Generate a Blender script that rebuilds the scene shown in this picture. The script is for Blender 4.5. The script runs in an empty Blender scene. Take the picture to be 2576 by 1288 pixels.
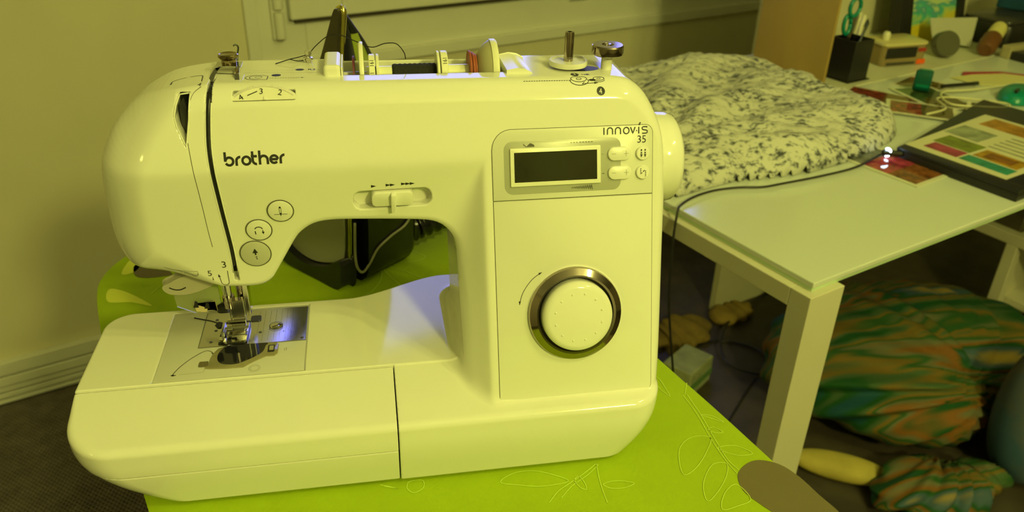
import bpy, bmesh, math, random
import numpy as np
from mathutils import Vector, Matrix
random.seed(7)
sc=bpy.context.scene
COL=sc.collection
# ---------------------------------------------------------------- camera
BT=.80                                   # height of the ironing board top
cam=bpy.data.cameras.new('camera');cam.sensor_width=36;cam.lens=2040/2576*36;cam.clip_start=.02
camo=bpy.data.objects.new('camera',cam);COL.objects.link(camo);sc.camera=camo
def _axes(pitch,roll,yaw):
    f=Vector((0,math.cos(pitch),-math.sin(pitch)));x=Vector((1,0,0));d=f.cross(x)
    x2=math.cos(roll)*x+math.sin(roll)*d;d2=-math.sin(roll)*x+math.cos(roll)*d
    M=Matrix.Rotation(-yaw,3,'Z');return M@x2,M@d2,M@f
X_,D_,Z_=_axes(math.radians(28.93),math.radians(-1.55),math.radians(10.75))
R=Matrix((X_,-D_,-Z_)).transposed().to_4x4();R.translation=Vector((0,-.4668,.455+BT))
camo.matrix_world=R
cam.dof.use_dof=True;cam.dof.focus_distance=.56;cam.dof.aperture_fstop=11.0
# ---------------------------------------------------------------- world, lamps, exposure
w=bpy.data.worlds.new('dusk_sky');sc.world=w;w.use_nodes=True
bg=w.node_tree.nodes['Background'];bg.inputs[0].default_value=(.26,.27,1,1);bg.inputs[1].default_value=4.6
TH=math.radians(22.18);CT,ST=math.cos(TH),math.sin(TH)
def W(x,y,z):                            # room axes (wall along x, y towards the wall, z above the board top)
    return Vector((x*CT-y*ST,x*ST+y*CT,z+BT))
def light(name,kind,loc,power,col,size=.1,target=None,**k):
    l=bpy.data.lights.new(name,kind);l.energy=power;l.color=col
    if kind=='POINT': l.shadow_soft_size=size
    if kind=='AREA': l.size=size
    for a,b in k.items(): setattr(l,a,b)
    o=bpy.data.objects.new(name,l);o.location=loc;COL.objects.link(o)
    if target is not None: o.rotation_euler=(Vector(target)-Vector(loc)).to_track_quat('-Z','Y').to_euler()
    return o
WARM=(.99,.965,.235)
light('ceiling_bulb_light','POINT',(1.02,-.80,BT+1.50),19,WARM,.03)
light('ceiling_bulb_light','POINT',(1.10,-.66,BT+1.50),19,WARM,.03)
light('rear_ceiling_light','POINT',W(.02,-2.10,1.38),122,(.99,.95,.22),.11)
light('side_bulb_light','POINT',(-2.10,-1.25,BT+1.15),5,WARM,.03)
light('side_bulb_light','POINT',(-2.00,-1.42,BT+1.12),5,WARM,.03)
light('ceiling_fill','AREA',W(.9,.1,1.68),3,WARM,1.3,W(.9,.15,0))  # added soft fill standing in for ceiling bounce, not a fitting
po=light('window_portal','AREA',W(1.23,1.60,.75),1,(1,1,1),1.0,W(1.23,0,.75),shape='RECTANGLE',size_y=1.35)
po.data.size=1.8;po.data.cycles.is_portal=True
sc.view_settings.view_transform='Standard';sc.view_settings.look='None';sc.view_settings.exposure=-.12;sc.view_settings.gamma=1
try: sc.view_settings.use_curve_mapping=False
except Exception: pass
sc.cycles.use_denoising=True;sc.cycles.max_bounces=7;sc.cycles.diffuse_bounces=4;sc.cycles.glossy_bounces=4;sc.cycles.transmission_bounces=6
sc.cycles.caustics_reflective=False;sc.cycles.caustics_refractive=False;sc.cycles.sample_clamp_indirect=4
# ---------------------------------------------------------------- helpers
def tag(o,label=None,cat=None,group=None,kind=None):
    if label: o['label']=label
    if cat: o['category']=cat
    if group: o['group']=group
    if kind: o['kind']=kind
    return o
def empty(name,loc,rz=0,label=None,cat=None,group=None):
    o=bpy.data.objects.new(name,None);o.empty_display_size=.02;COL.objects.link(o);o.location=loc;o.rotation_euler=(0,0,rz)
    return tag(o,label,cat,group)
def obj(name,me,mat=None,parent=None,label=None,smooth=False):
    if not isinstance(me,bpy.types.Mesh):
        bm=me;me=bpy.data.meshes.new(name);bm.to_mesh(me);bm.free()
    if mat is not None and not me.materials: me.materials.append(mat)
    if smooth: me.shade_smooth()
    o=bpy.data.objects.new(name,me);COL.objects.link(o)
    if parent: o.parent=parent
    if label: o['label']=label
    return o
def pydata(V,F,name='mesh'):
    me=bpy.data.meshes.new(name);me.from_pydata([tuple(v) for v in V],[],[tuple(f) for f in F]);me.update();return me
_M={}
def mat(name,col=(.8,.8,.8),rough=.5,metal=0,noise=0,nscale=40,bump=0,bscale=200,spec=.5,emit=None,estr=1,trans=0,ior=1.5,coat=0,alpha=1,col2=None,stretch=None):
    if name in _M: return _M[name]
    m=bpy.data.materials.new(name);m.use_nodes=True;nt=m.node_tree;b=nt.nodes['Principled BSDF']
    b.inputs['Base Color'].default_value=(*col,1);b.inputs['Roughness'].default_value=rough;b.inputs['Metallic'].default_value=metal
    b.inputs['Specular IOR Level'].default_value=spec;b.inputs['IOR'].default_value=ior;b.inputs['Coat Weight'].default_value=coat
    b.inputs['Transmission Weight'].default_value=trans;b.inputs['Alpha'].default_value=alpha
    if emit: b.inputs['Emission Color'].default_value=(*emit,1);b.inputs['Emission Strength'].default_value=estr
    tc=nt.nodes.new('ShaderNodeTexCoord')
    src=tc.outputs['Object']
    if stretch:
        mp=nt.nodes.new('ShaderNodeMapping');mp.inputs['Scale'].default_value=stretch;nt.links.new(src,mp.inputs[0]);src=mp.outputs[0]
    if noise or col2:
        n=nt.nodes.new('ShaderNodeTexNoise');n.inputs['Scale'].default_value=nscale;n.inputs['Detail'].default_value=4;nt.links.new(src,n.inputs['Vector'])
        r=nt.nodes.new('ShaderNodeValToRGB');r.color_ramp.elements[0].position=.35;r.color_ramp.elements[1].position=.65
        c2=col2 or tuple(max(0,c*(1-noise)) for c in col)
        r.color_ramp.elements[0].color=(*c2,1);r.color_ramp.elements[1].color=(*col,1)
        nt.links.new(n.outputs[0],r.inputs[0]);nt.links.new(r.outputs[0],b.inputs['Base Color'])
    if bump:
        n=nt.nodes.new('ShaderNodeTexNoise');n.inputs['Scale'].default_value=bscale;n.inputs['Detail'].default_value=3;nt.links.new(src,n.inputs['Vector'])
        bp=nt.nodes.new('ShaderNodeBump');bp.inputs['Strength'].default_value=bump;bp.inputs['Distance'].default_value=.002
        nt.links.new(n.outputs[0],bp.inputs['Height']);nt.links.new(bp.outputs[0],b.inputs['Normal'])
    _M[name]=m;return m
def bbox(bm,x0,x1,y0,y1,z0,z1,bev=0,seg=2):
    r=bmesh.ops.create_cube(bm,size=1);vs=r['verts']
    for v in vs: v.co=Vector(((x0+x1)/2+v.co.x*(x1-x0),(y0+y1)/2+v.co.y*(y1-y0),(z0+z1)/2+v.co.z*(z1-z0)))
    if bev:
        es={e for v in vs for e in v.link_edges};r=bmesh.ops.bevel(bm,geom=list(es),offset=bev,segments=seg,affect='EDGES',profile=.5)
        vs=[v for v in bm.verts if v in set(r['verts'])|set(v for v in vs if v.is_valid)]
    return vs
def box(name,x0,x1,y0,y1,z0,z1,m,parent=None,bev=0,label=None,seg=2):
    bm=bmesh.new();bbox(bm,x0,x1,y0,y1,z0,z1,bev,seg);return obj(name,bm,m,parent,label,smooth=False)
def wbox(name,x0,x1,y0,y1,z0,z1,m,parent=None,bev=0,label=None):
    """box in room axes"""
    bm=bmesh.new();bbox(bm,x0,x1,y0,y1,z0,z1,bev)
    for v in bm.verts: v.co=W(*v.co)
    return obj(name,bm,m,parent,label)
def lathe_mesh(prof,n=48,closed=True):
    """profile [(r,z)] about z"""
    V=[];F=[]
    for r,z in prof:
        for k in range(n):
            a=2*math.pi*k/n;V.append((r*math.cos(a),r*math.sin(a),z))
    for i in range(len(prof)-1):
        for k in range(n):
            a=i*n+k;b=i*n+(k+1)%n;F.append((a,b,b+n,a+n))
    if prof[0][0]>1e-6: F.append(tuple(range(n))[::-1])
    if prof[-1][0]>1e-6: F.append(tuple(range((len(prof)-1)*n,len(prof)*n)))
    return V,F
def orient(V,org,zax,xax=None):
    z=Vector(zax).normalized();x=Vector(xax) if xax else (Vector((1,0,0)) if abs(z.x)<.9 else Vector((0,1,0)))
    y=z.cross(x).normalized();x=y.cross(z);o=Vector(org)
    return [o+x*v[0]+y*v[1]+z*v[2] for v in V]
def autosm(o,ang=40):
    me=o.data;me.shade_smooth()
    bm=bmesh.new();bm.from_mesh(me);t=math.radians(ang)
    for e in bm.edges:
        if len(e.link_faces)==2 and e.calc_face_angle(0)>t: e.smooth=False
    bm.to_mesh(me);bm.free();return o
def lathe(name,prof,org,zax,m,parent=None,n=48,label=None,xax=None,ang=35):
    V,F=lathe_mesh(prof,n);V=orient(V,org,zax,xax);bm=bmesh.new();vs=[bm.verts.new(v) for v in V]
    for f in F: bm.faces.new([vs[i] for i in f])
    bmesh.ops.remove_doubles(bm,verts=bm.verts,dist=1e-7);bmesh.ops.recalc_face_normals(bm,faces=bm.faces)
    return autosm(obj(name,bm,m,parent,label),ang)
def tube_into(V,F,pts,r,n=8,cap=True,flat=1.0):
    P=[Vector(p) for p in pts];N=len(P);base=len(V)
    t0=(P[1]-P[0]).normalized();u=t0.orthogonal().normalized()
    for i,p in enumerate(P):
        t=(P[min(i+1,N-1)]-P[max(i-1,0)]).normalized();u=(u-t*u.dot(t)).normalized();v=t.cross(u)
        rr=r[i] if isinstance(r,(list,tuple)) else r
        for k in range(n):
            a=2*math.pi*k/n;V.append(p+(u*math.cos(a)+v*math.sin(a)*flat)*rr)
    for i in range(N-1):
        for k in range(n):
            a=base+i*n+k;b=base+i*n+(k+1)%n;F.append((a,b,b+n,a+n))
    if cap: F.append(tuple(base+k for k in range(n))[::-1]);F.append(tuple(base+(N-1)*n+k for k in range(n)))
def tube(name,pts,r,m,parent=None,n=8,smooth_n=0,label=None):
    if smooth_n: pts=catmull(pts,smooth_n,False)
    V=[];F=[];tube_into(V,F,pts,r,n);o=obj(name,pydata(V,F,name),m,parent,label);o.data.shade_smooth();return o
def rrect(x0,x1,y0,y1,r,n=6):
    """rounded rectangle outline, r: one radius or (BL,BR,TR,TL)"""
    if not isinstance(r,(tuple,list)): r=(r,)*4
    o=[]
    for (cx,cy,a0,rr) in ((x0+r[0],y0+r[0],180,r[0]),(x1-r[1],y0+r[1],270,r[1]),(x1-r[2],y1-r[2],0,r[2]),(x0+r[3],y1-r[3],90,r[3])):
        if rr<1e-6: o.append((cx,cy));continue
        for k in range(n+1):
            a=math.radians(a0+90*k/n);o.append((cx+rr*math.cos(a),cy+rr*math.sin(a)))
    return o
def prism(name,poly,fn,h0,h1,m,parent=None,bev=0,label=None,smooth=False):
    """extruded outline; fn(a,b,h) maps to 3D; optional chamfer on the h1 side"""
    P=[np.array(p) for p in poly];N=len(P);rings=[(P,h0)]
    if bev:
        c=[]
        for i in range(N):
            e1=P[i]-P[i-1];e2=P[(i+1)%N]-P[i];e1=e1/max(np.linalg.norm(e1),1e-9);e2=e2/max(np.linalg.norm(e2),1e-9)
            n1=np.array((-e1[1],e1[0]));n2=np.array((-e2[1],e2[0]));q=n1+n2;q=q/max(np.linalg.norm(q),.3);c.append(P[i]+q*bev*1.05)
        s=1 if h1>h0 else -1
        rings+=[(P,h1-s*bev)]+[([p*(1-t)+q*t for p,q in zip(P,c)],h1-s*bev*(1-u)) for t,u in ((.3,.7),(1,1))]
    else: rings+=[(P,h1)]
    bm=bmesh.new();L=[]
    for Q,h in rings: L.append([bm.verts.new(fn(p[0],p[1],h)) for p in Q])
    for a,b in zip(L[:-1],L[1:]):
        for i in range(N): bm.faces.new((a[i],a[(i+1)%N],b[(i+1)%N],b[i]))
    bm.faces.new(L[0][::-1]);bm.faces.new(L[-1])
    bmesh.ops.recalc_face_normals(bm,faces=bm.faces)
    return autosm(obj(name,bm,m,parent,label),30 if not smooth else 60)
def ribbon_into(V,F,pts,wd,fn,h=.0001,closed=False,maxlen=.0015):
    P=[np.array(p,float) for p in pts]
    if closed: P=P+[P[0]]
    Q=[P[0]]
    for a,b in zip(P[:-1],P[1:]):
        k=max(1,int(np.ceil(np.linalg.norm(b-a)/maxlen)))
        for j in range(1,k+1): Q.append(a+(b-a)*j/k)
    N=len(Q);base=len(V)
    for i in range(N):
        t=Q[min(i+1,N-1)]-Q[max(i-1,0)]
        if closed and i in (0,N-1): t=Q[1]-Q[N-2]
        t=t/max(np.linalg.norm(t),1e-9);nn=np.array((-t[1],t[0]))*wd/2
        for s in (-1,1): q=Q[i]+s*nn;V.append(fn(q[0],q[1],h))
    for i in range(N-1): a=base+2*i;F.append((a,a+1,a+3,a+2))
def poly_into(V,F,poly,fn,h=.0001,maxlen=.004):
    bm=bmesh.new();vs=[bm.verts.new((p[0],p[1],0)) for p in poly];bm.faces.new(vs)
    bmesh.ops.triangulate(bm,faces=bm.faces)
    for _ in range(3):
        es=[e for e in bm.edges if e.calc_length()>maxlen]
        if not es: break
        bmesh.ops.subdivide_edges(bm,edges=es,cuts=1);bmesh.ops.triangulate(bm,faces=bm.faces)
    base=len(V);bm.verts.index_update()
    for v in bm.verts: V.append(fn(v.co.x,v.co.y,h))
    for f in bm.faces: F.append(tuple(base+v.index for v in f.verts))
    bm.free()
def disc_pts(cx,cy,rx,ry=None,n=24,a0=0,a1=360):
    ry=rx if ry is None else ry
    full=abs(a1-a0)>=360
    return [(cx+rx*math.cos(math.radians(a0+(a1-a0)*k/n)),cy+ry*math.sin(math.radians(a0+(a1-a0)*k/n))) for k in range(n if full else n+1)]
def text_into(V,F,txt,x,y,size,fn,h=.0001,shear=0,rot=0,sx=1,align='LEFT',bold=0):
    cu=bpy.data.curves.new('t','FONT');cu.body=txt;cu.size=size;cu.align_x=align;cu.resolution_u=3;cu.offset=bold
    o=bpy.data.objects.new('t',cu);COL.objects.link(o);dg=bpy.context.evaluated_depsgraph_get()
    me=bpy.data.meshes.new_from_object(o.evaluated_get(dg));bm=bmesh.new();bm.from_mesh(me);bmesh.ops.triangulate(bm,faces=bm.faces)
    base=len(V);bm.verts.index_update();c,s=math.cos(rot),math.sin(rot)
    for v in bm.verts:
        a=v.co.x*sx+shear*v.co.y;b=v.co.y;V.append(fn(x+a*c-b*s,y+a*s+b*c,h))
    for f in bm.faces: F.append(tuple(base+q.index for q in f.verts))
    bm.free();bpy.data.objects.remove(o);bpy.data.curves.remove(cu);bpy.data.meshes.remove(me)
def link_copy(src,parent):
    c=src.copy();COL.objects.link(c);c.parent=parent;return c
def copy_tree(o,parent=None):
    kids=[c for c in o.children];c=o.copy();COL.objects.link(c);c.parent=parent
    for k in kids: copy_tree(k,c)
    return c
#CORE
import numpy as np
def catmull(P, n=5, closed=True):
    P=np.array(P,float);N=len(P);o=[]
    R=range(N) if closed else range(N-1)
    for i in R:
        if closed: a,b,c,d=P[(i-1)%N],P[i],P[(i+1)%N],P[(i+2)%N]
        else: a,b,c,d=P[max(i-1,0)],P[i],P[i+1],P[min(i+2,N-1)]
        for k in range(n):
            t=k/n;o.append(.5*((2*b)+(c-a)*t+(2*a-5*b+4*c-d)*t*t+(3*b-a-3*c+d)*t**3))
    if not closed: o.append(P[-1])
    return np.array(o)
def sstep(a,b,x):
    t=np.clip((x-a)/(b-a),0,1);return t*t*(3-2*t)
def polysd(P,x,z):
    P=np.asarray(P,np.float32);N=len(P)
    x=np.asarray(x,np.float32);z=np.asarray(z,np.float32)
    d=(x-P[0,0])**2+(z-P[0,1])**2
    s=np.ones_like(d)
    for i in range(N):
        a=P[i];b=P[i-1]
        ex,ez=b-a;wx=x-a[0];wz=z-a[1]
        t=np.clip((wx*ex+wz*ez)/(ex*ex+ez*ez+1e-14),0,1)
        d=np.minimum(d,(wx-ex*t)**2+(wz-ez*t)**2)
        c1=z>=a[1];c2=z<b[1];c3=ex*wz>ez*wx
        f=(c1&c2&c3)|(~c1&~c2&~c3)
        s=np.where(f,-s,s)
    return s*np.sqrt(d)
def rmax(a,b,r):
    return np.minimum(np.maximum(a,b),-r)+np.sqrt(np.maximum(a+r,0)**2+np.maximum(b+r,0)**2)
def smin(a,b,k):
    h=np.maximum(k-np.abs(a-b),0)/k;return np.minimum(a,b)-h*h*k*.25
def smax(a,b,k): return -smin(-a,-b,k)
def capsd(x,z,pts):
    d=None
    for (a,b) in zip(pts[:-1],pts[1:]):
        ex,ez=b[0]-a[0],b[1]-a[1];wx=x-a[0];wz=z-a[1]
        t=np.clip((wx*ex+wz*ez)/(ex*ex+ez*ez),0,1)
        q=(wx-ex*t)**2+(wz-ez*t)**2
        d=q if d is None else np.minimum(d,q)
    return np.sqrt(d)
ZC=.2385;XC=.0768
HEAD=[(.188,.050),(.2025,.054),(.2065,.063),(.2082,.075),(.2098,.114),(.2112,.174),(.2122,.205),(.2115,.231),(.2093,.25),(.205,.264),(.198,.2765),(.188,.285),(.176,.2885),(.15,.289),
 (.10,.2895),(.0,.290),(-.06,.2905),(-.095,.2905),(-.112,.2895),(-.130,.2865),(-.143,.282),(-.155,.2755),(-.167,.265),(-.1755,.253),(-.182,.238),(-.1855,.220),(-.187,.2),(-.188,.183),
 (-.187,.168),(-.183,.155),(-.175,.147),(-.163,.1435),(-.146,.142),(-.114,.139),(-.094,.138),(-.0845,.1395),(-.078,.144),(-.0727,.1524),(-.0586,.177),(-.0521,.1854),(-.0431,.1914),
 (-.0318,.1935),(-.0124,.193),(.030,.190),(.0447,.187),(.0535,.180),(.0575,.171),(.0585,.151),(.060,.10),(.061,.06),(.066,.046)]
HEADP=catmull(HEAD,3)
SLIT=catmull([(-.1020,.2950),(-.1018,.286),(-.1034,.272),(-.1047,.255),(-.1042,.237),(-.1032,.205),(-.1024,.185),(-.1021,.171),(-.1025,.1475)],3,False)
TAKEUP=[(-.1204,.2862),(-.1136,.2870),(-.1152,.2726),(-.1186,.2551),(-.1231,.2675),(-.1242,.274),(-.1226,.281)]
YB=.156
def yface(x,z):
    e=.0035
    w=ZC-z;w=.5*(w+np.sqrt(w*w+e*e))-.0003
    u=XC-x;u=.5*(u+np.sqrt(u*u+.002**2))
    a=.49*np.maximum(w,0)+1e-5;b=1.35*np.maximum(u,0)+1e-5
    return .002+.31*(np.maximum(z,.056)-.066)+a*b/np.cbrt(a*a*a+b*b*b)
def sd_head(x,y,z):
    d2=polysd(HEADP,x,z)
    yf=yface(x,z)
    rf=.006+.007*sstep(.245,.275,z)+.004*sstep(.15,.2,x)*sstep(.26,.2,z)
    rn=.040*sstep(-.098,-.165,x)
    rf=np.maximum(rf,rn)
    rb=.02+.018*sstep(-.13,-.17,x)
    mid=.5*(yf+YB)
    rf=np.minimum(rf,(mid-yf)*.95);rb=np.minimum(rb,(YB-mid)*.99)
    a=rmax(d2,(yf-y)*.955,rf);b=rmax(d2,y-YB,rb)
    return np.where(y<mid,a,b)
def sd_base(x,y,z):
    k=np.clip(1-z/.06,0,1)
    l=-.2225+.05*k*k;r=.2090-.020*k*k;f=-.0125*sstep(-.02,.05,z)+0*x
    f=f+.0015
    bk=.148+.030*sstep(-.03,.06,x)-.012*sstep(.06,.1,x)
    cx=(l+r)/2;hx=(r-l)/2;cy=(f+bk)/2;hy=(bk-f)/2
    rc=np.where(x>0,np.where(y>.08,.012,.024),np.where(y>.08,.022,.034))
    qx=np.abs(x-cx)-hx+rc;qy=np.abs(y-cy)-hy+rc
    d=np.minimum(np.maximum(qx,qy),0)+np.sqrt(np.maximum(qx,0)**2+np.maximum(qy,0)**2)-rc
    zt=.078-.0010*sstep(.0465,.0445,y)-np.maximum(.0455-y,0)*.235
    a=rmax(d*.93,z-zt,.0028*sstep(.045,.02,y)+.0020)
    return rmax(a,.003-z,.003)
def sd_full(x,y,z):
    h=sd_head(x,y,z);b=sd_base(x,y,z)
    return smin(h,b,.003+.009*sstep(.10,.07,x)*sstep(-.01,.02,y))
def sdbox(x,y,z,x0,x1,y0,y1,z0,z1,r=0):
    qx=np.abs(x-(x0+x1)/2)-(x1-x0)/2+r;qy=np.abs(y-(y0+y1)/2)-(y1-y0)/2+r;qz=np.abs(z-(z0+z1)/2)-(z1-z0)/2+r
    return np.sqrt(np.maximum(qx,0)**2+np.maximum(qy,0)**2+np.maximum(qz,0)**2)+np.minimum(np.maximum(np.maximum(qx,qy),qz),0)-r
def seamcut(x,y,z):
    # keeps the region that is NOT the slide-off table in front-left
    return smin(x*-1+.0070, .0458-y+0*x, .0001)
def sd_body(x,y,z):
    s=sd_full(x,y,z)
    low=np.maximum(z-.10,0)*2
    s=rmax(s,seamcut(x,y,z)-np.where(z>.095,1.,0.),.0006)
    # thread slit
    sl=capsd(x,z,SLIT)-.0016
    sl=np.maximum(sl, y-np.where(z>.277,.100,yface(x,z)+.008))
    sl=np.maximum(sl,.144-z)
    s=rmax(s,-np.where(z>.12,sl,1.),.0005)
    t=polysd(TAKEUP,x,z);t=np.maximum(t,y-.095)
    s=rmax(s,-t,.0006)
    # speed slider recess
    xs=np.abs(x-.0131)-.0275+.0065;zs=np.abs(z-.2112-.02*(x-.013))-.0075+.0065
    st=np.sqrt(np.maximum(xs,0)**2+np.maximum(zs,0)**2)+np.minimum(np.maximum(xs,zs),0)-.0065
    st=np.maximum(st,y-yface(x,z)-.0095)
    s=rmax(s,-st,.0007)
    # tension dial window
    bb_=(y-.078)*.707+(z-.2905)*.707;nn_=-(y-.078)*.707+(z-.2905)*.707+.006
    td=np.maximum(np.maximum(np.abs(x+.0670)-.0199,np.abs(bb_+.0072)-.0038),-nn_)
    s=rmax(s,-td,.0006)
    # spool tray on top
    tr=sdbox(x,y,z,-.022,.1005,.0975,.1475,.2560,.32,.002)
    s=rmax(s,-tr,.001)
    # bobbin winder slot
        # hook race opening in the bed
    hb=sdbox(x,y,z,-.170,-.0600,.0478,.1425,.0768,.2,.0006)
    s=rmax(s,-np.where(z<.09,hb,1.),.0004)
    return s
def sd_table(x,y,z):
    s=sd_base(x,y,z)
    s=rmax(s,np.maximum(x-.0062,y-.0450),.0006)
    return rmax(s,.0405-z,.0008)
def sd_tray(x,y,z):
    s=sd_base(x,y,z)+.0006
    s=rmax(s,np.maximum(x-.0062,y-.0450),.0006)
    return rmax(s,z-.0398,.0006)
def root_y(f,x,z,y0=-.03,y1=.12,n=60):
    x=np.asarray(x,float);z=np.asarray(z,float)
    y=np.full(x.shape,y0)
    for i in range(n):
        s=f(x,y,z);y=np.where((y<y1),y+np.maximum(s,0)*.85,y)
    return y
def surface_nets(f,lo,hi,h):
    lo=np.array(lo,float);hi=np.array(hi,float)
    n=np.ceil((hi-lo)/h).astype(int)+1
    ax=[(lo[i]+h*np.arange(n[i])).astype(np.float32) for i in range(3)]
    X=ax[0][:,None,None];Z=ax[2][None,None,:]
    V=np.empty(n,np.float32)
    step=24
    for j in range(0,n[1],step):
        V[:,j:j+step,:]=f(X,ax[1][None,j:j+step,None],Z)
    S=V<0
    c=np.zeros(n-1,np.uint8)
    for dx in (0,1):
        for dy in (0,1):
            for dz in (0,1):
                c+=S[dx:n[0]-1+dx,dy:n[1]-1+dy,dz:n[2]-1+dz]
    cells=np.argwhere((c>0)&(c<8))
    idx=-np.ones(n-1,np.int64);idx[tuple(cells.T)]=np.arange(len(cells))
    P=np.zeros((len(cells),3));W=np.zeros(len(cells))
    for a in range(3):
        b,d=[q for q in range(3) if q!=a]
        for ob in (0,1):
            for od in (0,1):
                o=np.zeros(3,int);o[b]=ob;o[d]=od
                i0=cells+o;i1=i0.copy();i1[:,a]+=1
                v0=V[tuple(i0.T)];v1=V[tuple(i1.T)]
                m=(v0<0)!=(v1<0)
                t=np.where(m,v0/np.where(m,v0-v1,1),0)
                q=i0.astype(float);q[:,a]+=t
                P+=q*m[:,None];W+=m
    P=lo+h*P/W[:,None]
    F=[]
    for a in range(3):
        b,d=[(1,2),(2,0),(0,1)][a]
        sl0=[slice(None)]*3;sl1=[slice(None)]*3
        sl0[a]=slice(0,-1);sl1[a]=slice(1,None)
        A=S[tuple(sl0)];B=S[tuple(sl1)]
        e=np.argwhere(A!=B)
        ok=(e[:,b]>0)&(e[:,d]>0)&(e[:,b]<n[b]-1)&(e[:,d]<n[d]-1)
        e=e[ok];ins=A[tuple(e.T)]
        def cid(ob,od):
            q=e.copy();q[:,b]-=ob;q[:,d]-=od;return idx[tuple(q.T)]
        q=np.stack([cid(1,1),cid(0,1),cid(0,0),cid(1,0)],1)
        q[~ins]=q[~ins][:,::-1]
        F.append(q)
    F=np.concatenate(F)
    def g(P,e=2.5e-4):
        G=np.empty_like(P)
        for a in range(3):
            d=np.zeros(3);d[a]=e
            G[:,a]=(f(*(P+d).T)-f(*(P-d).T))/(2*e)
        return G
    P0=P.copy()
    for k in range(3):
        G=g(P);s=f(*P.T);gg=np.maximum((G*G).sum(1),.05)
        st=-(s/gg)[:,None]*G
        L=np.linalg.norm(st,axis=1,keepdims=True);st*=np.minimum(1,.6*h/np.maximum(L,1e-9))
        P=P+st
    G=g(P);G/=np.maximum(np.linalg.norm(G,axis=1,keepdims=True),1e-9)
    return P,F,G
#ENDCORE
# ================================================================= SEWING MACHINE
PL=mat('cream_plastic',(.80,.80,.74),.085,noise=.02,nscale=9,spec=.5)
PL2=mat('cream_plastic_matte',(.78,.78,.73),.32)
GR=mat('grey_panel_print',(.40,.41,.35),.30)
PANEL=mat('clear_panel_film',(.66,.67,.60),.30,spec=.3)
BLK=mat('black_print',(.012,.012,.010),.5)
DARK=mat('black_plastic',(.010,.010,.010),.35)
SEAM=mat('panel_gap',(.10,.10,.06),.7)
CHROME=mat('chrome',(.72,.70,.66),.08,1)
DCHROME=mat('dark_chrome',(.42,.36,.33),.10,1)
STEEL=mat('brushed_steel',(.62,.62,.64),.20,1,bump=.04,bscale=1500)
GREYP=mat('grey_plastic',(.50,.50,.44),.35)
M_=empty('sewing_machine',(0,0,BT),0,'large cream electronic sewing machine with round dial standing on the lime green ironing board','sewing machine')
def sdf_obj(name,f,lo,hi,h,m,parent=None,label=None):
    P,F,G=surface_nets(f,lo,hi,h);me=bpy.data.meshes.new(name)
    me.vertices.add(len(P));me.vertices.foreach_set('co',P.astype(np.float32).ravel())
    me.loops.add(F.size);me.loops.foreach_set('vertex_index',F.astype(np.int32).ravel())
    me.polygons.add(len(F));me.polygons.foreach_set('loop_start',np.arange(0,F.size,4,dtype=np.int32));me.polygons.foreach_set('loop_total',np.full(len(F),4,np.int32))
    me.update(calc_edges=True);me.validate();me.materials.append(m)
    me.polygons.foreach_set('use_smooth',np.ones(len(me.polygons),bool))
    try: me.normals_split_custom_set_from_vertices([tuple(g) for g in G])
    except Exception as e: print('normals',e)
    return obj(name,me,None,parent,label)
sdf_obj('body',sd_body,(-.232,-.02,0),(.22,.185,.3),.00125,PL,M_)
sdf_obj('accessory_table',sd_table,(-.232,-.02,.035),(.012,.06,.085),.0014,PL,M_)
sdf_obj('accessory_tray',sd_tray,(-.232,-.02,0),(.012,.06,.045),.0014,PL,M_)
for fx,fy in ((-.14,.02),(.17,.02),(-.14,.125),(.17,.13)):
    lathe('rubber_foot',[(0,0),(.008,0),(.009,.002),(.009,.006),(0,.006)],(fx,fy,0),(0,0,1),DARK,M_,16)
# --- mapping functions
def onbody(x,z,h=.0001):
    """print on the moulded front: follow y into the shell"""
    return (x,_rooty(x,z)-h*1.2,z+h*.5)
_cache={}
def _rooty(x,z):
    k=(round(x,5),round(z,5))
    if k not in _cache: _cache[k]=float(root_y(lambda a,b,c:sd_full(a,b,c),np.array([x]),np.array([z]),n=70)[0])
    return _cache[k]
def onface(x,z,h=0):       # flat column face
    return (x,.002+.31*(z-.066)-h*.955,z+h*.296)
def onbed(x,y,h=0): return (x,y,.078+h)
FN=Vector((0,-.955,.296))
def batch(fn):
    """map many print vertices at once on the curved shell"""
    return fn
class Print:
    """collects flat print, then maps all vertices in one go"""
    def __init__(s): s.V=[];s.F=[]
    def rib(s,pts,w=.0003,closed=False): ribbon_into(s.V,s.F,pts,w,lambda a,b,h:(a,b,h),closed=closed)
    def fill(s,pts): poly_into(s.V,s.F,pts,lambda a,b,h:(a,b,h))
    def text(s,*a,**k): text_into(s.V,s.F,*a,lambda a,b,h:(a,b,h),**k)
    def circ(s,cx,cy,rx,ry=None,w=.0003): s.rib(disc_pts(cx,cy,rx,ry),w,True)
    def body(s,name,m,parent=None,h=.00012,label=None):
        A=np.array(s.V);y=root_y(sd_full,A[:,0],A[:,1],n=80)
        V=[(a[0],q-h*1.2,a[1]+h*.6) for a,q in zip(A,y)];return obj(name,pydata(V,s.F,name),m,parent or M_,label)
    def plane(s,name,fn,m,parent=None,h=.0001,label=None):
        return obj(name,pydata([fn(a[0],a[1],h) for a in s.V],s.F,name),m,parent or M_,label)
def arrow(p,x0,y0,x1,y1,w=.00035,hd=.0016,hw=.0010):
    d=np.array((x1-x0,y1-y0));L=np.linalg.norm(d);d/=L;n=np.array((-d[1],d[0]));a=np.array((x0,y0));b=np.array((x1,y1))
    if L>hd: p.rib([a,b-d*hd*.8],w)
    p.fill([b,b-d*hd+n*hw/2,b-d*hd-n*hw/2])
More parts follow.
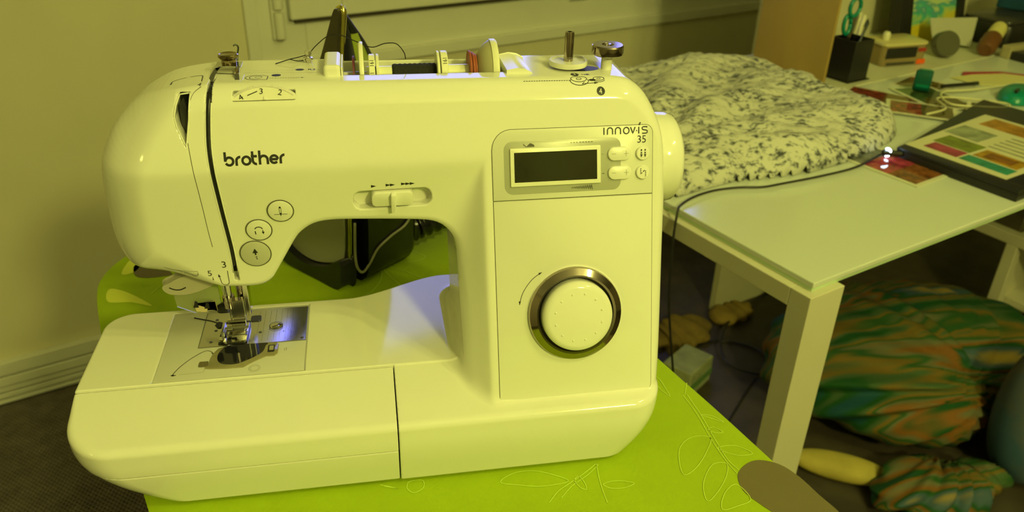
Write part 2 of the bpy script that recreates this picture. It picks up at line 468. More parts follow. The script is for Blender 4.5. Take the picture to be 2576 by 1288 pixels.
# --- maker's word mark, geometric strokes, x-height 1, baseline 0
def logo(p,x,z,s,slope=0):
    w=.27;g=[]
    def A(cx,cy,r,a0,a1): return disc_pts(cx,cy,r,r,14,a0,a1)
    strokes=[[(.10,1.50),(.10,.5)],A(.52,.5,.42,180,-180),                 # b
      [(1.28,0),(1.28,.5)],A(1.70,.5,.42,180,85),                           # r
      A(2.34,.5,.42,0,359.9)+[(2.76,.5)],                                   # o
      [(3.02,1.45),(3.02,.5)],A(3.44,.5,.42,180,270),[(2.85,.92),(3.50,.92)], # t
      [(3.78,1.50),(3.78,0)],A(4.20,.5,.42,180,0),[(4.62,.5),(4.62,0)],     # h
      [(4.93,.5),(5.72,.5)],A(5.32,.5,.40,0,318),                           # e
      [(6.02,0),(6.02,.5)],A(6.44,.5,.42,180,85)]                           # r
    for st in strokes: p.rib([(x+q[0]*s,z+q[1]*s+slope*q[0]*s) for q in st],w*s)
p=Print();logo(p,-.0958,.2424,.00600,.01);p.body('maker_lettering',BLK,label='black maker lettering')
# --- thread slit liner and take-up lever well
V=[];F=[];S=SLIT
P3=[(x_,_rooty(x_,z_)+.0036,z_) for x_,z_ in S if z_>.1475 and z_<.2865]+[(-.1020,.0800,.2863),(-.1025,.0960,.2866)]
V=[];F=[];tube_into(V,F,P3,.0021,8);obj('thread_slit',pydata(V,F),DARK,M_,'dark curved slit the thread runs down',smooth=True)
well=Print();well.fill([(a,b) for a,b in TAKEUP]);A=np.array(well.V)
obj('take_up_well',pydata([(a[0]+(a[0]+.12)*.3,.088,min(a[1]-.002,.284)) for a in A],well.F),DARK,M_)
prism('take_up_lever',[(-.1225,.262),(-.1170,.256),(-.1165,.272),(-.1185,.284),(-.1215,.280)],lambda a,b,h:(a,h,b),.075,.078,mat('dark_lever',(.03,.03,.03),.3),M_)
LIP=mat('cream_plastic')
V=[];F=[]
for sd_ in (-1,1):
    L_=[(x_+sd_*.0018,z_) for x_,z_ in S if .1475<z_<.284];tube_into(V,F,[(a,_rooty(a,b)+.00012,b) for a,b in L_],.00045,8)
obj('slit_edge',pydata(V,F),LIP,M_,smooth=True)
V=[];F=[];L_=TAKEUP+[TAKEUP[0]]
Q_=[]
for a,b in zip(L_[:-1],L_[1:]):
    for t in (0,.25,.5,.75): Q_.append((a[0]*(1-t)+b[0]*t,a[1]*(1-t)+b[1]*t))
Q_.append(L_[-1]);tube_into(V,F,[(a,_rooty(a,b)+.0001,b) for a,b in Q_],.00055,8)
obj('lever_opening_edge',pydata(V,F),LIP,M_,smooth=True)
# --- face seam lines
p=Print()
p.rib(catmull([(-.1175,.2580),(-.1168,.2480),(-.1158,.234),(-.1152,.21),(-.1150,.1915),(-.1145,.178)],4,False),.00045)
p.rib(catmull([(-.1072,.2895),(-.1115,.287),(-.1140,.2825)],3,False),.0003)
p.body('face_cover_seam',SEAM,h=.00005)
# --- numbers and threading marks
p=Print()
p.text('3',-.1115,.1590,.0082);p.text('5',-.1222,.1522,.0070)
p.rib([(-.1080,.1560),(-.1083,.1470)]+disc_pts(-.1110,.1462,.0028,.0036,12,-5,-175)+[(-.1138,.1465),(-.1143,.1515)],.00045)
p.fill([(-.1152,.1505),(-.1134,.1508),(-.1147,.1535)])
arrow(p,-.1190,.1510,-.1190,.1475)
p.rib(catmull([(-.1520,.1590),(-.1490,.1575),(-.1440,.1565),(-.1390,.1555),(-.1350,.1535),(-.1300,.1515)],4,False),.0005)
for q in ([(-.1430,.1570),(-.1300,.1572),(-.1285,.1565),(-.1290,.1540),(-.1320,.1530),(-.1340,.1550),(-.1385,.1560)],
          [(-.1410,.1558),(-.1408,.1532),(-.1390,.1525),(-.1345,.1528)],[(-.1385,.1555),(-.1380,.1530)],[(-.1365,.1552),(-.1358,.1532)],
          [(-.1345,.1528),(-.1320,.1512),(-.1300,.1518),(-.1290,.1530),(-.1285,.1545)]): p.rib(catmull(q,3,False),.00025)
p.body('threading_marks',BLK)
# --- speed slider
def onlow(x,z,h=0):    # plane of the lower head face
    return (x,.0552+.18*(.2385-z)-h*.984,z-h*.177)
sl=prism('speed_slider',rrect(-.0015,.0275,.2058,.2170,.0035),onlow,-.0085,.0015,PL2,M_,.0008)
prism('grip_rib',rrect(.0118,.0152,.2030,.2172,.001),onlow,.0,.0055,PL2,sl,.0006)
p=Print()
def tri(cx,cz,s=.0018): p.fill([(cx-s,cz+s*.62),(cx-s,cz-s*.62),(cx+s,cz)])
tri(.0004,.2222);tri(.0105,.2226);tri(.0135,.2226);tri(.0212,.2230);tri(.0242,.2230);tri(.0272,.2230)
p.body('speed_marks',BLK)
# --- three head buttons
def button(name,cx,cz,r,m,ry=None,h=.0008,label=None):
    ry=ry or r
    V=[];F=[];k=Print();k.rib(disc_pts(cx,cz,r+.0004,ry+.0004,36),.0009,True)
    b=prism(name,disc_pts(cx,cz,r,ry,36),onlow,-.002,h,m,M_,.0005,label)
    k.plane('button_gap',onlow,SEAM,b,h=.00025);return b
b1=button('needle_position_button',-.0645,.2060,.0084,PL2)
b2=button('reverse_button',-.0810,.1908,.0084,PL2)
b3=button('start_stop_button',-.0862,.1702,.0103,GREYP,.0108,label='grey start and stop button')
p=Print();cx,cz=-.0645,.2060
p.rib([(cx-.0006,cz+.0030),(cx-.0006,cz-.0020)],.0003);p.rib([(cx+.0006,cz+.0030),(cx+.0006,cz-.0020)],.0003)
p.fill([(cx-.0006,cz+.0040),(cx-.0006,cz+.0026),(cx+.0006,cz+.0026),(cx+.0006,cz+.0040)]);p.fill([(cx-.0007,cz-.0012),(cx,cz-.0042),(cx+.0007,cz-.0012)])
p.rib([(cx-.0045,cz-.0024),(cx+.0045,cz-.0024)],.00035);p.plane('needle_icon',onlow,BLK,b1,.0009)
p=Print();cx,cz=-.0810,.1908
p.rib(disc_pts(cx,cz+.0008,.0026,.0022,12,165,10),.0007);p.rib([(cx-.0026,cz-.0004),(cx-.0024,cz-.0032)],.0007);arrow(p,cx+.0026,cz+.0004,cx+.0028,cz-.0034,.0005,.0022,.0020)
p.plane('reverse_icon',onlow,BLK,b2,.0009)
p=Print();cx,cz=-.0862,.1702
p.fill([(cx-.0020,cz+.0010),(cx,cz+.0050),(cx+.0020,cz+.0010)]);p.rib([(cx,cz+.0012),(cx+.0001,cz-.0008)],.0011)
p.rib([(cx+.0003,cz-.0022),(cx+.0003,cz-.0030)],.0011);p.rib([(cx+.0005,cz-.0038),(cx+.0005,cz-.0046)],.0011);p.plane('start_icon',onlow,BLK,b3,.0009)
# --- display panel
dp=prism('display_panel',rrect(.0832,.2003,.2112,.2585,(.0002,.0002,.0055,.0135)),onface,-.001,.0005,PANEL,M_,.0003,'glossy greyer film panel around the display')
k=Print();k.rib(rrect(.0832,.2003,.2112,.2585,(.0002,.0002,.0055,.0135)),.0007,True);k.plane('panel_edge',onface,SEAM,dp,.00012)
g_=prism('grey_field',rrect(.0915,.1765,.2150,.2508,.006),onface,.0004,.0007,GR,dp,.0001)
fr=prism('screen_frame',rrect(.0957,.1612,.2203,.2460,.0006),onface,.0005,.0022,mat('screen_frame_cream',(.86,.86,.76),.3),dp,.0005)
SCR=mat('unlit_lcd',(.022,.024,.012),.10,spec=.5,noise=.3,nscale=30)
prism('lcd_screen',rrect(.0985,.1584,.2232,.2432,.0002),onface,.001,.0024,SCR,fr)
def pill(cx,cz):
    b=prism('plus_minus_button',rrect(cx-.0086,cx+.0086,cz-.0047,cz+.0047,.0045),onface,.0004,.0026,PL2,dp,.0009)
    q=Print();q.rib([(cx-.0060,cz),(cx-.0030,cz)],.0004);q.plane('minus_mark',onface,GR,b,.0027)
    q=Print();q.rib([(cx+.0030,cz),(cx+.0064,cz)],.0004);q.rib([(cx+.0047,cz-.0018),(cx+.0047,cz+.0018)],.0004);q.plane('plus_mark',onface,GR,b,.0027)
pill(.1752,.2396);pill(.1754,.2266)
for cz,kind in ((.2393,0),(.2262,1)):
    b=lathe('round_button',[(0,.0004),(.0050,.0004),(.0051,.0016),(.0046,.0023),(0,.0025)],onface(.1927,cz),FN,PL2,dp,28)
    q=Print()
    if kind==0:
        for sx in (-.0014,.0014):
            q.rib([(.1927+sx,cz+.0028),(.1927+sx,cz+.0016)],.0009);q.rib([(.1927+sx,cz+.0009),(.1927+sx,cz-.0002)],.0009);q.fill([(.1927+sx-.0008,cz-.0006),(.1927+sx+.0008,cz-.0006),(.1927+sx,cz-.0028)])
    else:
        for i in range(4):
            q.rib([(.1909,cz+.0028-i*.0011),(.1909,cz+.0022-i*.0011)],.0006);q.rib([(.1945,cz-.0028+i*.0011),(.1945,cz-.0022+i*.0011)],.0006)
        q.rib([(.1912,cz-.0008),(.1920,cz-.0002)],.0005);q.rib([(.1926,cz+.0004),(.1938,cz+.0014)],.0006)
    q.plane('button_symbol',onface,BLK,b,.00275)
p=Print()
for i in range(8):
    a=.1396+i*.0021;p.rib([(a,.2485),(a+(.0007 if i<3 else .0014),.2485)],.00045)
DGP=mat('dark_grey_print',(.06,.06,.045),.5);p.plane('dash_symbol',onface,DGP,dp,.0009);p=Print()
zz=[(.1398+.0155*t,.2178+(.0004+.0014*t)*(1 if i%2 else -1)) for i,t in enumerate(np.linspace(0,1,23))]
p.rib(zz,.0004)
p.plane('zigzag_symbol',onface,DGP,dp,.0009);p=Print()
p.fill([(.1052,.2490),(.1058,.2477),(.1072,.2471),(.1072,.2474),(.1062,.2482)]);p.fill([(.1080,.2472),(.1134,.2472),(.1130,.2480),(.1112,.2484),(.1110,.2490),(.1104,.2492),(.1100,.2484),(.1088,.2480)])
p.rib([(.1068,.2469),(.1134,.2469)],.0004)
p.plane('foot_symbol',onface,DGP,dp,.0009)
p=Print();p.rib([(.1622,.2397),(.1640,.2397)],.0004);p.rib([(.1624,.2264),(.1642,.2264)],.0004)
# model lettering, thin geometric strokes
def model(p,x,z,s):
    def A(cx,cy,r,a0,a1,ry=None): return disc_pts(cx,cy,r,ry or r,12,a0,a1)
    st=[[(.08,0),(.08,1.0)]]
    for x0 in (.62,1.86): st+=[[(x0,0),(x0,.62)],A(x0+.40,.60,.40,180,0,.36),[(x0+.80,.6),(x0+.80,0)]]
    st+=[A(3.56,.48,.44,0,359,.46)+[(4.0,.48)],[(4.22,.95),(4.58,.05),(4.94,.95)],[(5.10,.42),(5.25,.42)],[(5.52,0),(5.52,.95)],[(5.58,1.20),(5.78,1.60)],
        [(6.85,.85),(6.75,.94),(6.2,.94),(6.02,.80),(6.10,.58),(6.30,.50),(6.62,.46),(6.86,.34),(6.84,.10),(6.66,.01),(6.05,.01)]]
    for q in st: p.rib([(x+a*s,z+b*s) for a,b in q],.17*s)
model(p,.1637,.2527,.00475)
p.text('35',.1885,.2464,.0072)
p.plane('model_lettering',onface,BLK,dp,.0007,label='small dark model lettering')
# --- dial panel and dial
dl=prism('dial_panel',rrect(.0832,.2003,.0630,.2107,(.0045,.009,.0002,.0002)),onface,-.001,.0004,PL,M_,.0003)
k=Print();k.rib(rrect(.0832,.2003,.0630,.2107,(.0045,.009,.0002,.0002)),.0006,True);k.plane('panel_edge',onface,SEAM,dl,.00010)
p=Print();arc=disc_pts(.1408,.1290,.0475,.0475,16,144,170)
p=Print();A0=catmull([(.1172,.1600),(.1105,.1560),(.1050,.1500),(.1015,.1440),(.0998,.1372)],5,False);p.rib(A0[2:-2],.0004)
p.fill([(.1172,.1600),(.1142,.1594),(.1150,.1581)]);p.fill([(.0998,.1372),(.0992,.1402),(.1007,.1400)])
p.plane('turn_arrow',onface,BLK,dl,.0006)
dc=onface(.1409,.1290)
sd=lathe('stitch_dial',[(0,.014),(.0215,.0138),(.0243,.0130),(.0258,.0112),(.0263,.0085),(.0263,.002),(0,.002)],dc,FN,PL,M_,72)
lathe('dial_ring',[(.0283,.0006),(.0283,.0055),(.0298,.0072),(.0345,.0045),(.0352,.0028),(.0352,.0004)],dc,FN,DCHROME,sd,72,'dark chrome ring around the dial')
lathe('dial_groove',[(.0262,.0006),(.0286,.0006),(.0286,.0015),(.0262,.0015)],dc,FN,DARK,sd,48)
lathe('dial_rim_line',[(.0350,.0004),(.0357,.0004),(.0357,.0012),(.0350,.0012)],dc,FN,mat('pale_rim',(.85,.85,.8),.2),sd,64)
ex=Vector((1,0,0));ez=Vector((0,.296,.955))
for i in range(12):
    a=math.radians(15+30*i);c=Vector(dc)+ex*math.cos(a)*.0178+ez*math.sin(a)*.0178+FN*.0138
    lathe('dial_bump',[(.0009,0),(.0008,.0004),(.0004,.0007),(0,.0008)],c,FN,PL,sd,10)
# --- handwheel
lathe('handwheel',[(.022,0),(.0345,0),(.0350,.001),(.0350,.0125),(.0340,.0175),(.0310,.0205),(.026,.0215),(0,.0215)],(.2108,.098,.2180),(1,0,0),PL,M_,72)
# --- bobbin plate and needle plate in the bed
FL=mat('bobbin_plate_plastic',(.58,.58,.55),.30)
plate=prism('bobbin_plate',[(-.1693,.0484),(-.0606,.0484),(-.0606,.1418),(-.1693,.1418)],onbed,-.0025,-.0002,FL,M_,.0002)
npl=prism('needle_plate',[(-.1430,.0885),(-.0612,.0885),(-.0612,.1385),(-.1424,.1385)],onbed,-.001,.0003,STEEL,M_,.0002)
k=Print();k.rib(rrect(-.1432,-.0610,.0883,.1387,.0002),.0005,True);k.plane('plate_gap',onbed,SEAM,npl,.00005)
p=Print()
for hx,hy in ((-.1340,.1270),(-.1335,.1190),(-.1328,.1110),(-.0975,.1040),(-.0640,.0915),(-.1345,.0950),(-.0790,.1030)):
    p=Print();p.fill(disc_pts(hx,hy,.0013 if hx!=-.079 else .0005,.0013 if hx!=-.079 else .0005,14));p.plane('plate_hole',onbed,mat('engraved_mark',(.05,.05,.06),.6),npl,.0004)
p=Print()
for i in range(9):
    gx=-.1000+.0045*i
    for j in range(16):
        if abs(gx+.0855)<.006 and abs(.0925+.0028*j-.1115)<.005: continue
        p.rib([(gx,.0925+.0028*j),(gx,.0925+.0028*j+.0012)],.00022)
p.plane('ruler_marks',onbed,mat('engraved_mark',(.05,.05,.06),.6),npl,.0004)
scw=lathe('plate_screw',[(0,.0006),(.0042,.0004),(.0046,.0001),(.0050,0)],onbed(-.0855,.1110,.0004),(0,0,1),CHROME,npl,28)
k=Print();k.circ(-.0855,.1110,.0052,.0052,.0006);k.rib([(-.0885,.1092),(-.0825,.1128)],.0010);k.plane('screw_slot',onbed,DARK,scw,.0011)
# feed opening with feed dogs
fd=prism('feed_opening',rrect(-.1285,-.1065,.0895,.1225,.0015),onbed,.0001,.0005,DARK,npl)
for fx in (-.1235,-.1150):
    for j in range(5): box('feed_tooth',fx-.0011,fx+.0011,.0925+j*.0032,.0942+j*.0032,.0783,.0790,STEEL,fd)
prism('feed_bar',[(-.1098,.0915),(-.1078,.0915),(-.1062,.1175),(-.1082,.1175)],onbed,.0004,.0013,mat('steel_bar',(.35,.35,.30),.3,1),fd)
# bobbin well, smoked cover and bobbin
well=[(-.1345,.0640),(-.1340,.0600),(-.1300,.0592),(-.1180,.0580),(-.1060,.0580),(-.0990,.0640),(-.0900,.0700),(-.0840,.0700),(-.0815,.0730),(-.0815,.0850),(-.0835,.0878),(-.0860,.0882),(-.1210,.0882),(-.1275,.0850),(-.1305,.0790),(-.1318,.0720),(-.1320,.0650)]
cvp=prism('bobbin_cover',well,onbed,-.0002,.0006,mat('smoked_cover',(.30,.27,.16),.08,noise=.25,nscale=60),M_,.0003,'smoked see-through bobbin cover')
prism('bobbin_window',[tuple(q) for q in catmull([(-.1262,.0700),(-.1235,.0650),(-.1180,.0625),(-.1110,.0625),(-.1050,.0655),(-.0980,.0705),(-.0930,.0760),(-.0915,.0840),(-.0920,.0876),(-.1190,.0876),(-.1240,.0840),(-.1265,.0770)],4)],onbed,.0003,.0008,mat('dark_bobbin_glass',(.012,.012,.018),.06),cvp)
prism('cover_catch',rrect(-.0893,-.0842,.0745,.0840,.0008),onbed,.0005,.0009,DARK,cvp)
prism('cover_catch_tab',rrect(-.0882,-.0850,.0768,.0818,.0005),onbed,.0009,.0016,mat('olive_tab',(.34,.33,.20),.3),cvp)
prism('cover_tongue',rrect(-.1390,-.1325,.0625,.0685,.0006),onbed,.0,.0009,mat('smoked_tab',(.13,.11,.06),.2),cvp)
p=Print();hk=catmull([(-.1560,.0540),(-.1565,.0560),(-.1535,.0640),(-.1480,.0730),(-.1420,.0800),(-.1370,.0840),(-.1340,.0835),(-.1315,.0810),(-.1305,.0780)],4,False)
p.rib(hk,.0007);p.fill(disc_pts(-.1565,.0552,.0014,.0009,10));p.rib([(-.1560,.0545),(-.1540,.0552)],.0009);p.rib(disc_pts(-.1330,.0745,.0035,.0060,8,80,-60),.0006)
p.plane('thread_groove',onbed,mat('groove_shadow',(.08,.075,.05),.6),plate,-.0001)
p=Print();p.rib([(-.1340,.0600),(-.1350,.0560),(-.152,.0555)],.0003);p.circ(-.0975,.0560,.0042,.0042,.0003);p.circ(-.0975,.0560,.0030,.0030,.0003);p.text('II',-.0775,.0760,.0058);p.rib([(-.1350,.0770),(-.079,.079)],.0001)
p.plane('embossed_marks',onbed,mat('emboss_line',(.36,.36,.30),.5),plate,-.0001)
# --- needle, bars, presser foot
nb=lathe('needle_bar',[(0,.0),(.0030,.0),(.0030,.062),(0,.062)],(-.1190,.112,.100),(0,0,1),CHROME,M_,20)
lathe('needle_clamp',[(0,0),(.0048,0),(.0048,.010),(0,.010)],(-.1190,.112,.100),(0,0,1),DCHROME,nb,20)
lathe('clamp_screw',[(0,0),(.0036,0),(.0040,.002),(.0040,.007),(0,.008)],(-.1145,.110,.1045),(-1,-.3,0),DARK,nb,16).location=(-.016,0,0)
lathe('needle',[(0,0),(.0004,.002),(.0005,.014),(.0010,.016),(.0010,.026)],(-.1190,.111,.0775),(0,0,1),CHROME,nb,10)
tube('thread_guide_wire',[(-.1230,.108,.142),(-.1225,.107,.125),(-.1195,.106,.108),(-.1190,.107,.100)],.0004,CHROME,nb,6)
pb=lathe('presser_bar',[(0,0),(.0034,0),(.0034,.046),(0,.046)],(-.1105,.120,.096),(0,0,1),DCHROME,M_,20)
bm=bmesh.new()
vs=bbox(bm,-.1185,-.1075,.1085,.1150,.0905,.1065,.0006)
vs=bbox(bm,-.1075,-.1035,.1110,.1230,.0905,.1330,.0008)
obj('foot_shank',bm,mat('steel_bright',(.75,.74,.70),.15,1),pb)
lathe('shank_screw',[(0,0),(.0046,0),(.0046,.006),(.004,.008),(0,.008)],(-.1265,.113,.0985),(-1,0,0),DARK,pb,18).location=(.006,0,0)
ft=prism('presser_foot',[(-.1245,.0905),(-.1215,.0885),(-.1215,.0975),(-.1185,.0975),(-.1185,.0885),(-.1085,.0885),(-.1065,.0910),(-.1065,.1160),(-.1245,.1160)],onbed,.0014,.0030,CHROME,M_,.0003,'chrome zigzag presser foot')
for y0,z0,z1 in ((.0985,.081,.0850),(.1035,.0835,.0862),(.1085,.083,.0885)): box('foot_bridge',-.1225,-.1078,y0,y0+.0038,z0,z1,CHROME,ft,.0005)
lathe('foot_pin',[(0,0),(.0010,0),(.0010,.020),(0,.020)],(-.1255,.1035,.0848),(1,0,0),STEEL,ft,10)
box('foot_arm',-.1262,-.1236,.0960,.1100,.0815,.0865,STEEL,ft,.0005);box('foot_toe',-.1275,-.1235,.0905,.0960,.0805,.0822,CHROME,ft,.0004)
prism('bobbin_slot_plate',rrect(-.1068,-.0985,.1210,.1290,.002),onbed,.0002,.0008,mat('slot_dark',(.10,.10,.12),.3,1),npl)
# needle threader lever under the head
LV=mat('threader_grey',(.42,.40,.33),.35)
lv=prism('needle_threader',catmull([(-.1620,.1310),(-.1560,.1345),(-.1440,.1395),(-.1225,.1385),(-.1220,.1325),(-.1330,.1268),(-.1460,.1235),(-.1580,.1250)],4),lambda a,b,h:(a,h,b),.095,.104,LV,M_,.0015,smooth=True)
k=Print();k.rib(catmull([(-.1570,.1305),(-.1530,.1285),(-.1490,.1283),(-.1450,.1300)],4,False),.0010);k.plane('finger_groove',lambda a,b,h:(a,.0949,b),DARK,lv)
cl=mat('clear_plastic',(.75,.78,.55),.12,trans=.75,ior=1.35)
prism('threader_guard',[(-.1560,.1245),(-.1230,.1330),(-.1225,.1120),(-.1300,.1070),(-.1420,.1040),(-.1550,.1110)],lambda a,b,h:(a,h,b),.0985,.1000,cl,lv)
prism('threader_arm',[(-.1425,.1145),(-.1350,.1115),(-.1305,.1095),(-.1255,.1060),(-.1262,.1150),(-.1310,.1135),(-.1335,.1060),(-.1410,.1070)],lambda a,b,h:(a,h,b),.0962,.0980,mat('cream_arm',(.62,.52,.32),.35),lv)
for tx,tz in ((-.1405,.1135),(-.1325,.1120)): prism('threader_hook',[(tx-.0020,tz-.0022),(tx+.0018,tz-.0024),(tx+.0016,tz+.0020),(tx,tz+.0034)],lambda a,b,h:(a,h,b),.0950,.0962,DARK,lv)
# --- top: tension dial
TD=mat('dial_ivory',(.78,.78,.68),.35)
def ondial(a,b,h=0):      # plane of the tension dial, origin at its top edge
    return (-.0668+a,.0780+(b-h)*.707,.2905+(b+h)*.707)
seg=disc_pts(0,-.0300,.0300,.0300,40,140.5,39.5)
tdl=prism('tension_dial',[(q[0],q[1]) for q in seg],ondial,-.0032,-.0002,TD,M_,.0002)
V=[];F=[]
for i in range(60):
    a=math.radians(50+i*80/59);c,s_=math.cos(a),math.sin(a)
    tube_into(V,F,[ondial(c*.0303,s_*.0303-.030,-.0030),ondial(c*.0303,s_*.0303-.030,-.0004),ondial(c*.0284,s_*.0284-.030,.0)],.00045,5)
obj('dial_ridges',pydata(V,F),mat('ridge_pale',(.72,.70,.68),.3),tdl)
p=Print();p.text('3',-.0034,-.0066,.0058);p.text('2',.0082,-.0074,.0058,rot=-.25);p.text('4',-.0152,-.0112,.0058,rot=.55);p.rib([(-.0108,-.0075),(-.0045,-.0046)],.0006)
p.plane('dial_numbers',ondial,BLK,tdl,.0001)
prism('dial_well',[(-.0196,-.0108),(.0194,-.0108),(.0194,-.0036),(-.0196,-.0036)],ondial,-.0058,-.0050,DARK,M_)
prism('dial_index',[(-.0006,-.0112),(.0010,-.0112),(.0006,-.0086),(-.0002,-.0086)],ondial,.0,.0008,PL2,M_)
# --- top: front thread guide plate with tension screw
SM=mat('polished_guide',(.60,.60,.66),.10,1)
V=[];F=[]
def strip(pts,wdir,wd,th=.0006):
    base=len(V);P=[Vector(p) for p in pts];wv=Vector(wdir).normalized()*wd/2
    for i,p_ in enumerate(P):
        t=(P[min(i+1,len(P)-1)]-P[max(i-1,0)]).normalized();n_=t.cross(wv).normalized()*th/2
        for q in (p_+wv+n_,p_-wv+n_,p_-wv-n_,p_+wv-n_): V.append(tuple(q))
    for i in range(len(P)-1):
        for k_ in range(4): a=base+i*4+k_;b=base+i*4+(k_+1)%4;F.append((a,b,b+4,a+4))
    F.append((base,base+1,base+2,base+3));e=base+4*(len(P)-1);F.append((e+3,e+2,e+1,e))
strip([(-.0850,.088,.2890),(-.0858,.096,.2930),(-.0865,.108,.2950)],(1,0,0),.0028)
strip([(-.1035,.094,.2885),(-.1020,.100,.2915),(-.0990,.110,.2950)],(1,0,0),.0030)
strip([(-.1010,.112,.2952),(-.0930,.112,.2956),(-.0840,.112,.2950)],(0,1,0),.0130)
gp=obj('thread_guide',pydata(V,F),SM,M_,'bent chrome thread guide on top')
lathe('guide_screw',[(0,0),(.0050,0),(.0052,.0035),(.0062,.0045),(.0068,.0052),(.0068,.0066),(.0060,.0072),(.0052,.0068),(0,.0068)],(-.0925,.113,.2952),(0,0,1),mat('bronze_screw',(.35,.28,.16),.14,1),gp,36)
tube('guide_spring',[(-.0875,.118,.296),(-.0872,.120,.300),(-.0862,.121,.3045),(-.0875,.121,.3065),(-.0892,.120,.306)],.0006,mat('dark_wire',(.10,.12,.10),.25,1),gp,6,4)
p=Print();p.rib([(-.1005,.1065),(-.0885,.1040)],.0012);p.plane('guide_slot',lambda a,b,h:(a,b,.2909),DARK,gp)
# rear top thread guide
rg=lathe('bobbin_thread_guide',[(0,-.004),(.0022,-.004),(.0022,.0015),(.0030,.0018),(.0030,.0032),(.0016,.0036),(.0016,.0050),(.0024,.0054),(.0024,.0080),(0,.0082)],(-.0400,.131,.2905),(0,0,1),CHROME,M_,24)
tube('guide_curl',[(-.0425,.129,.2915),(-.0432,.128,.294),(-.0405,.127,.295),(-.0380,.128,.293),(-.0385,.129,.2915)],.0007,CHROME,rg,6,4)
# --- top marks (on the gently sloped top)
def ontop(x,y,h=.0001):
    z=.296
    for _ in range(40):
        s=float(sd_full(np.array([x]),np.array([y]),np.array([z]))[0]);z-=s*.8
        if abs(s)<1e-6: break
    return (x,y,z+h)
def topprint(p,name): 
    A=np.array(p.V);z=np.full(len(A),.30)
    for _ in range(50): z=z-np.maximum(sd_full(A[:,0],A[:,1],z),0)*.85
    return obj(name,pydata([(a[0],a[1],q+.0002) for a,q in zip(A,z)],p.F,name),BLK,M_)
p=Print()
p.rib([(-.0790,.1105),(-.028,.1112)],.0001);p.rib([(-.083,.106),(-.0285,.104)],.00015)
p.fill(disc_pts(-.0455,.1115,.0030,.0022,12));p.text('R2',-.0400,.1100,.0050)
for i in range(14): p.rib([(-.066+i*.0017,.0925),(-.066+i*.0017+.0009,.0925)],.0005)
p.fill([(-.0435,.0932),(-.0415,.0925),(-.0435,.0918)])
p.fill(disc_pts(-.0605,.0990,.0032,.0026,14))
p.rib(disc_pts(-.0735,.0945,.0070,.0055,16,60,290),.0004);p.rib(disc_pts(-.0728,.0945,.0050,.0038,16,50,300),.0004);p.rib([(-.0705,.0895),(-.0660,.0890),(-.0658,.0975),(-.0700,.1000)],.0004);p.circ(-.0718,.0950,.0022,.0018)
topprint(p,'top_marks')
p=Print();p.rib(catmull([(-.1294,.0985),(-.1290,.1040),(-.1206,.1065)],3,False),.0006);p.fill([(-.1303,.0990),(-.1286,.0990),(-.1296,.0955)])
p.rib([(-.1180,.1068),(-.1110,.1062),(-.1094,.1045),(-.1084,.0915)],.0006);p.text('4',-.1100,.0820,.0085,sx=.62);topprint(p,'take_up_marks')
p=Print()
for i in range(19): p.rib([(.1082+i*.0018,.0776),(.1082+i*.0018+.0012,.0776)],.0005)
bx,by=.1483,.0792
p.circ(bx,by,.0058,.0030,.00045);p.circ(bx,by,.0018,.0011,.0004);p.rib(disc_pts(bx,by-.0022,.0066,.0034,16,160,380),.00045);p.rib([(bx+.0035,by-.0030),(bx+.0015,by-.0050)],.0004)
p.fill(disc_pts(bx+.0095,by-.0016,.0026,.0010,10));arrow(p,bx+.0015,by-.0046,bx+.0135,by-.0040,.0004,.0030,.0016)
p.circ(.1628,.0790,.0040,.0019,.00045);p.circ(.1628,.0792,.0014,.0007,.0003);p.rib(disc_pts(.1628,.0776,.0040,.0018,10,180,360),.0004)
p.fill(disc_pts(.1470,.0862,.0029,.0034,20));p.rib([(.1518,.0858),(.1530,.0858)],.0010);arrow(p,.1535,.0857,.1580,.0857,.0012,.0024,.0034)
topprint(p,'winding_marks')
p=Print();p.text('3',.1455,.0842,.0062,sx=.75);q_=topprint(p,'winding_digit');q_.data.materials[0]=PL2;q_.location=(0,0,.0002)
p=Print();p.fill(disc_pts(.1625,.2815,.0030,.0026,20));p.body('winding_number',BLK)
p=Print();p.text('4',.1611,.2799,.0046);p.body('winding_digit',PL2,h=.0003)
# --- top: spool stand
SPW=mat('spool_stand_plastic',(.80,.80,.72),.22)
box('spool_end_block',-.0285,-.0170,.0935,.1320,.2860,.2978,SPW,M_,.0025,seg=3)
box('spool_block_edge',-.0168,-.0155,.0945,.1300,.2860,.2960,PL2,M_,.0005)
k=Print();k.rib([(-.0150,.0958),(.098,.0958)],.0004);topprint(k,'tray_seam').data.materials[0]=SEAM
lathe('spool_pin',[(0,0),(.0020,0),(.0020,.112),(.0012,.1135),(0,.1135)],(-.0190,.1220,.2830),(1,0,0),PL,M_,20)
prism('tray_lid_flap',[(.0985,.2870),(.0985,.2925),(.1060,.2938),(.1120,.2928),(.1165,.2905),(.1180,.2870)],lambda a,b,h:(a,h,b),.0905,.1300,SPW,M_,.0008,smooth=True)
SPC=mat('spool_cap_cream',(.80,.80,.62),.3)
lathe('spool_cap',[(0,0),(.0215,0),(.0228,.0006),(.0232,.0018),(.0228,.0034),(0,.0036)],(-.0045,.1220,.2830),(1,0,0),SPC,M_,56,'thin tall spool cap left of the spool')
cp2=lathe('spool_cap',[(0,0),(.0228,0),(.0232,.0006),(.0232,.0040),(.0226,.0048),(0,.0050)],(.0905,.1220,.2830),(1,0,0),SPC,M_,56,'tall disc shaped spool cap right of the spool')
lathe('cap_cone',[(.004,-.0100),(.0120,-.0095),(.0195,-.0040),(.0222,-.0002),(.004,-.0002)],(.0905,.1220,.2830),(1,0,0),mat('olive_cone',(.50,.48,.34),.3),cp2,56)
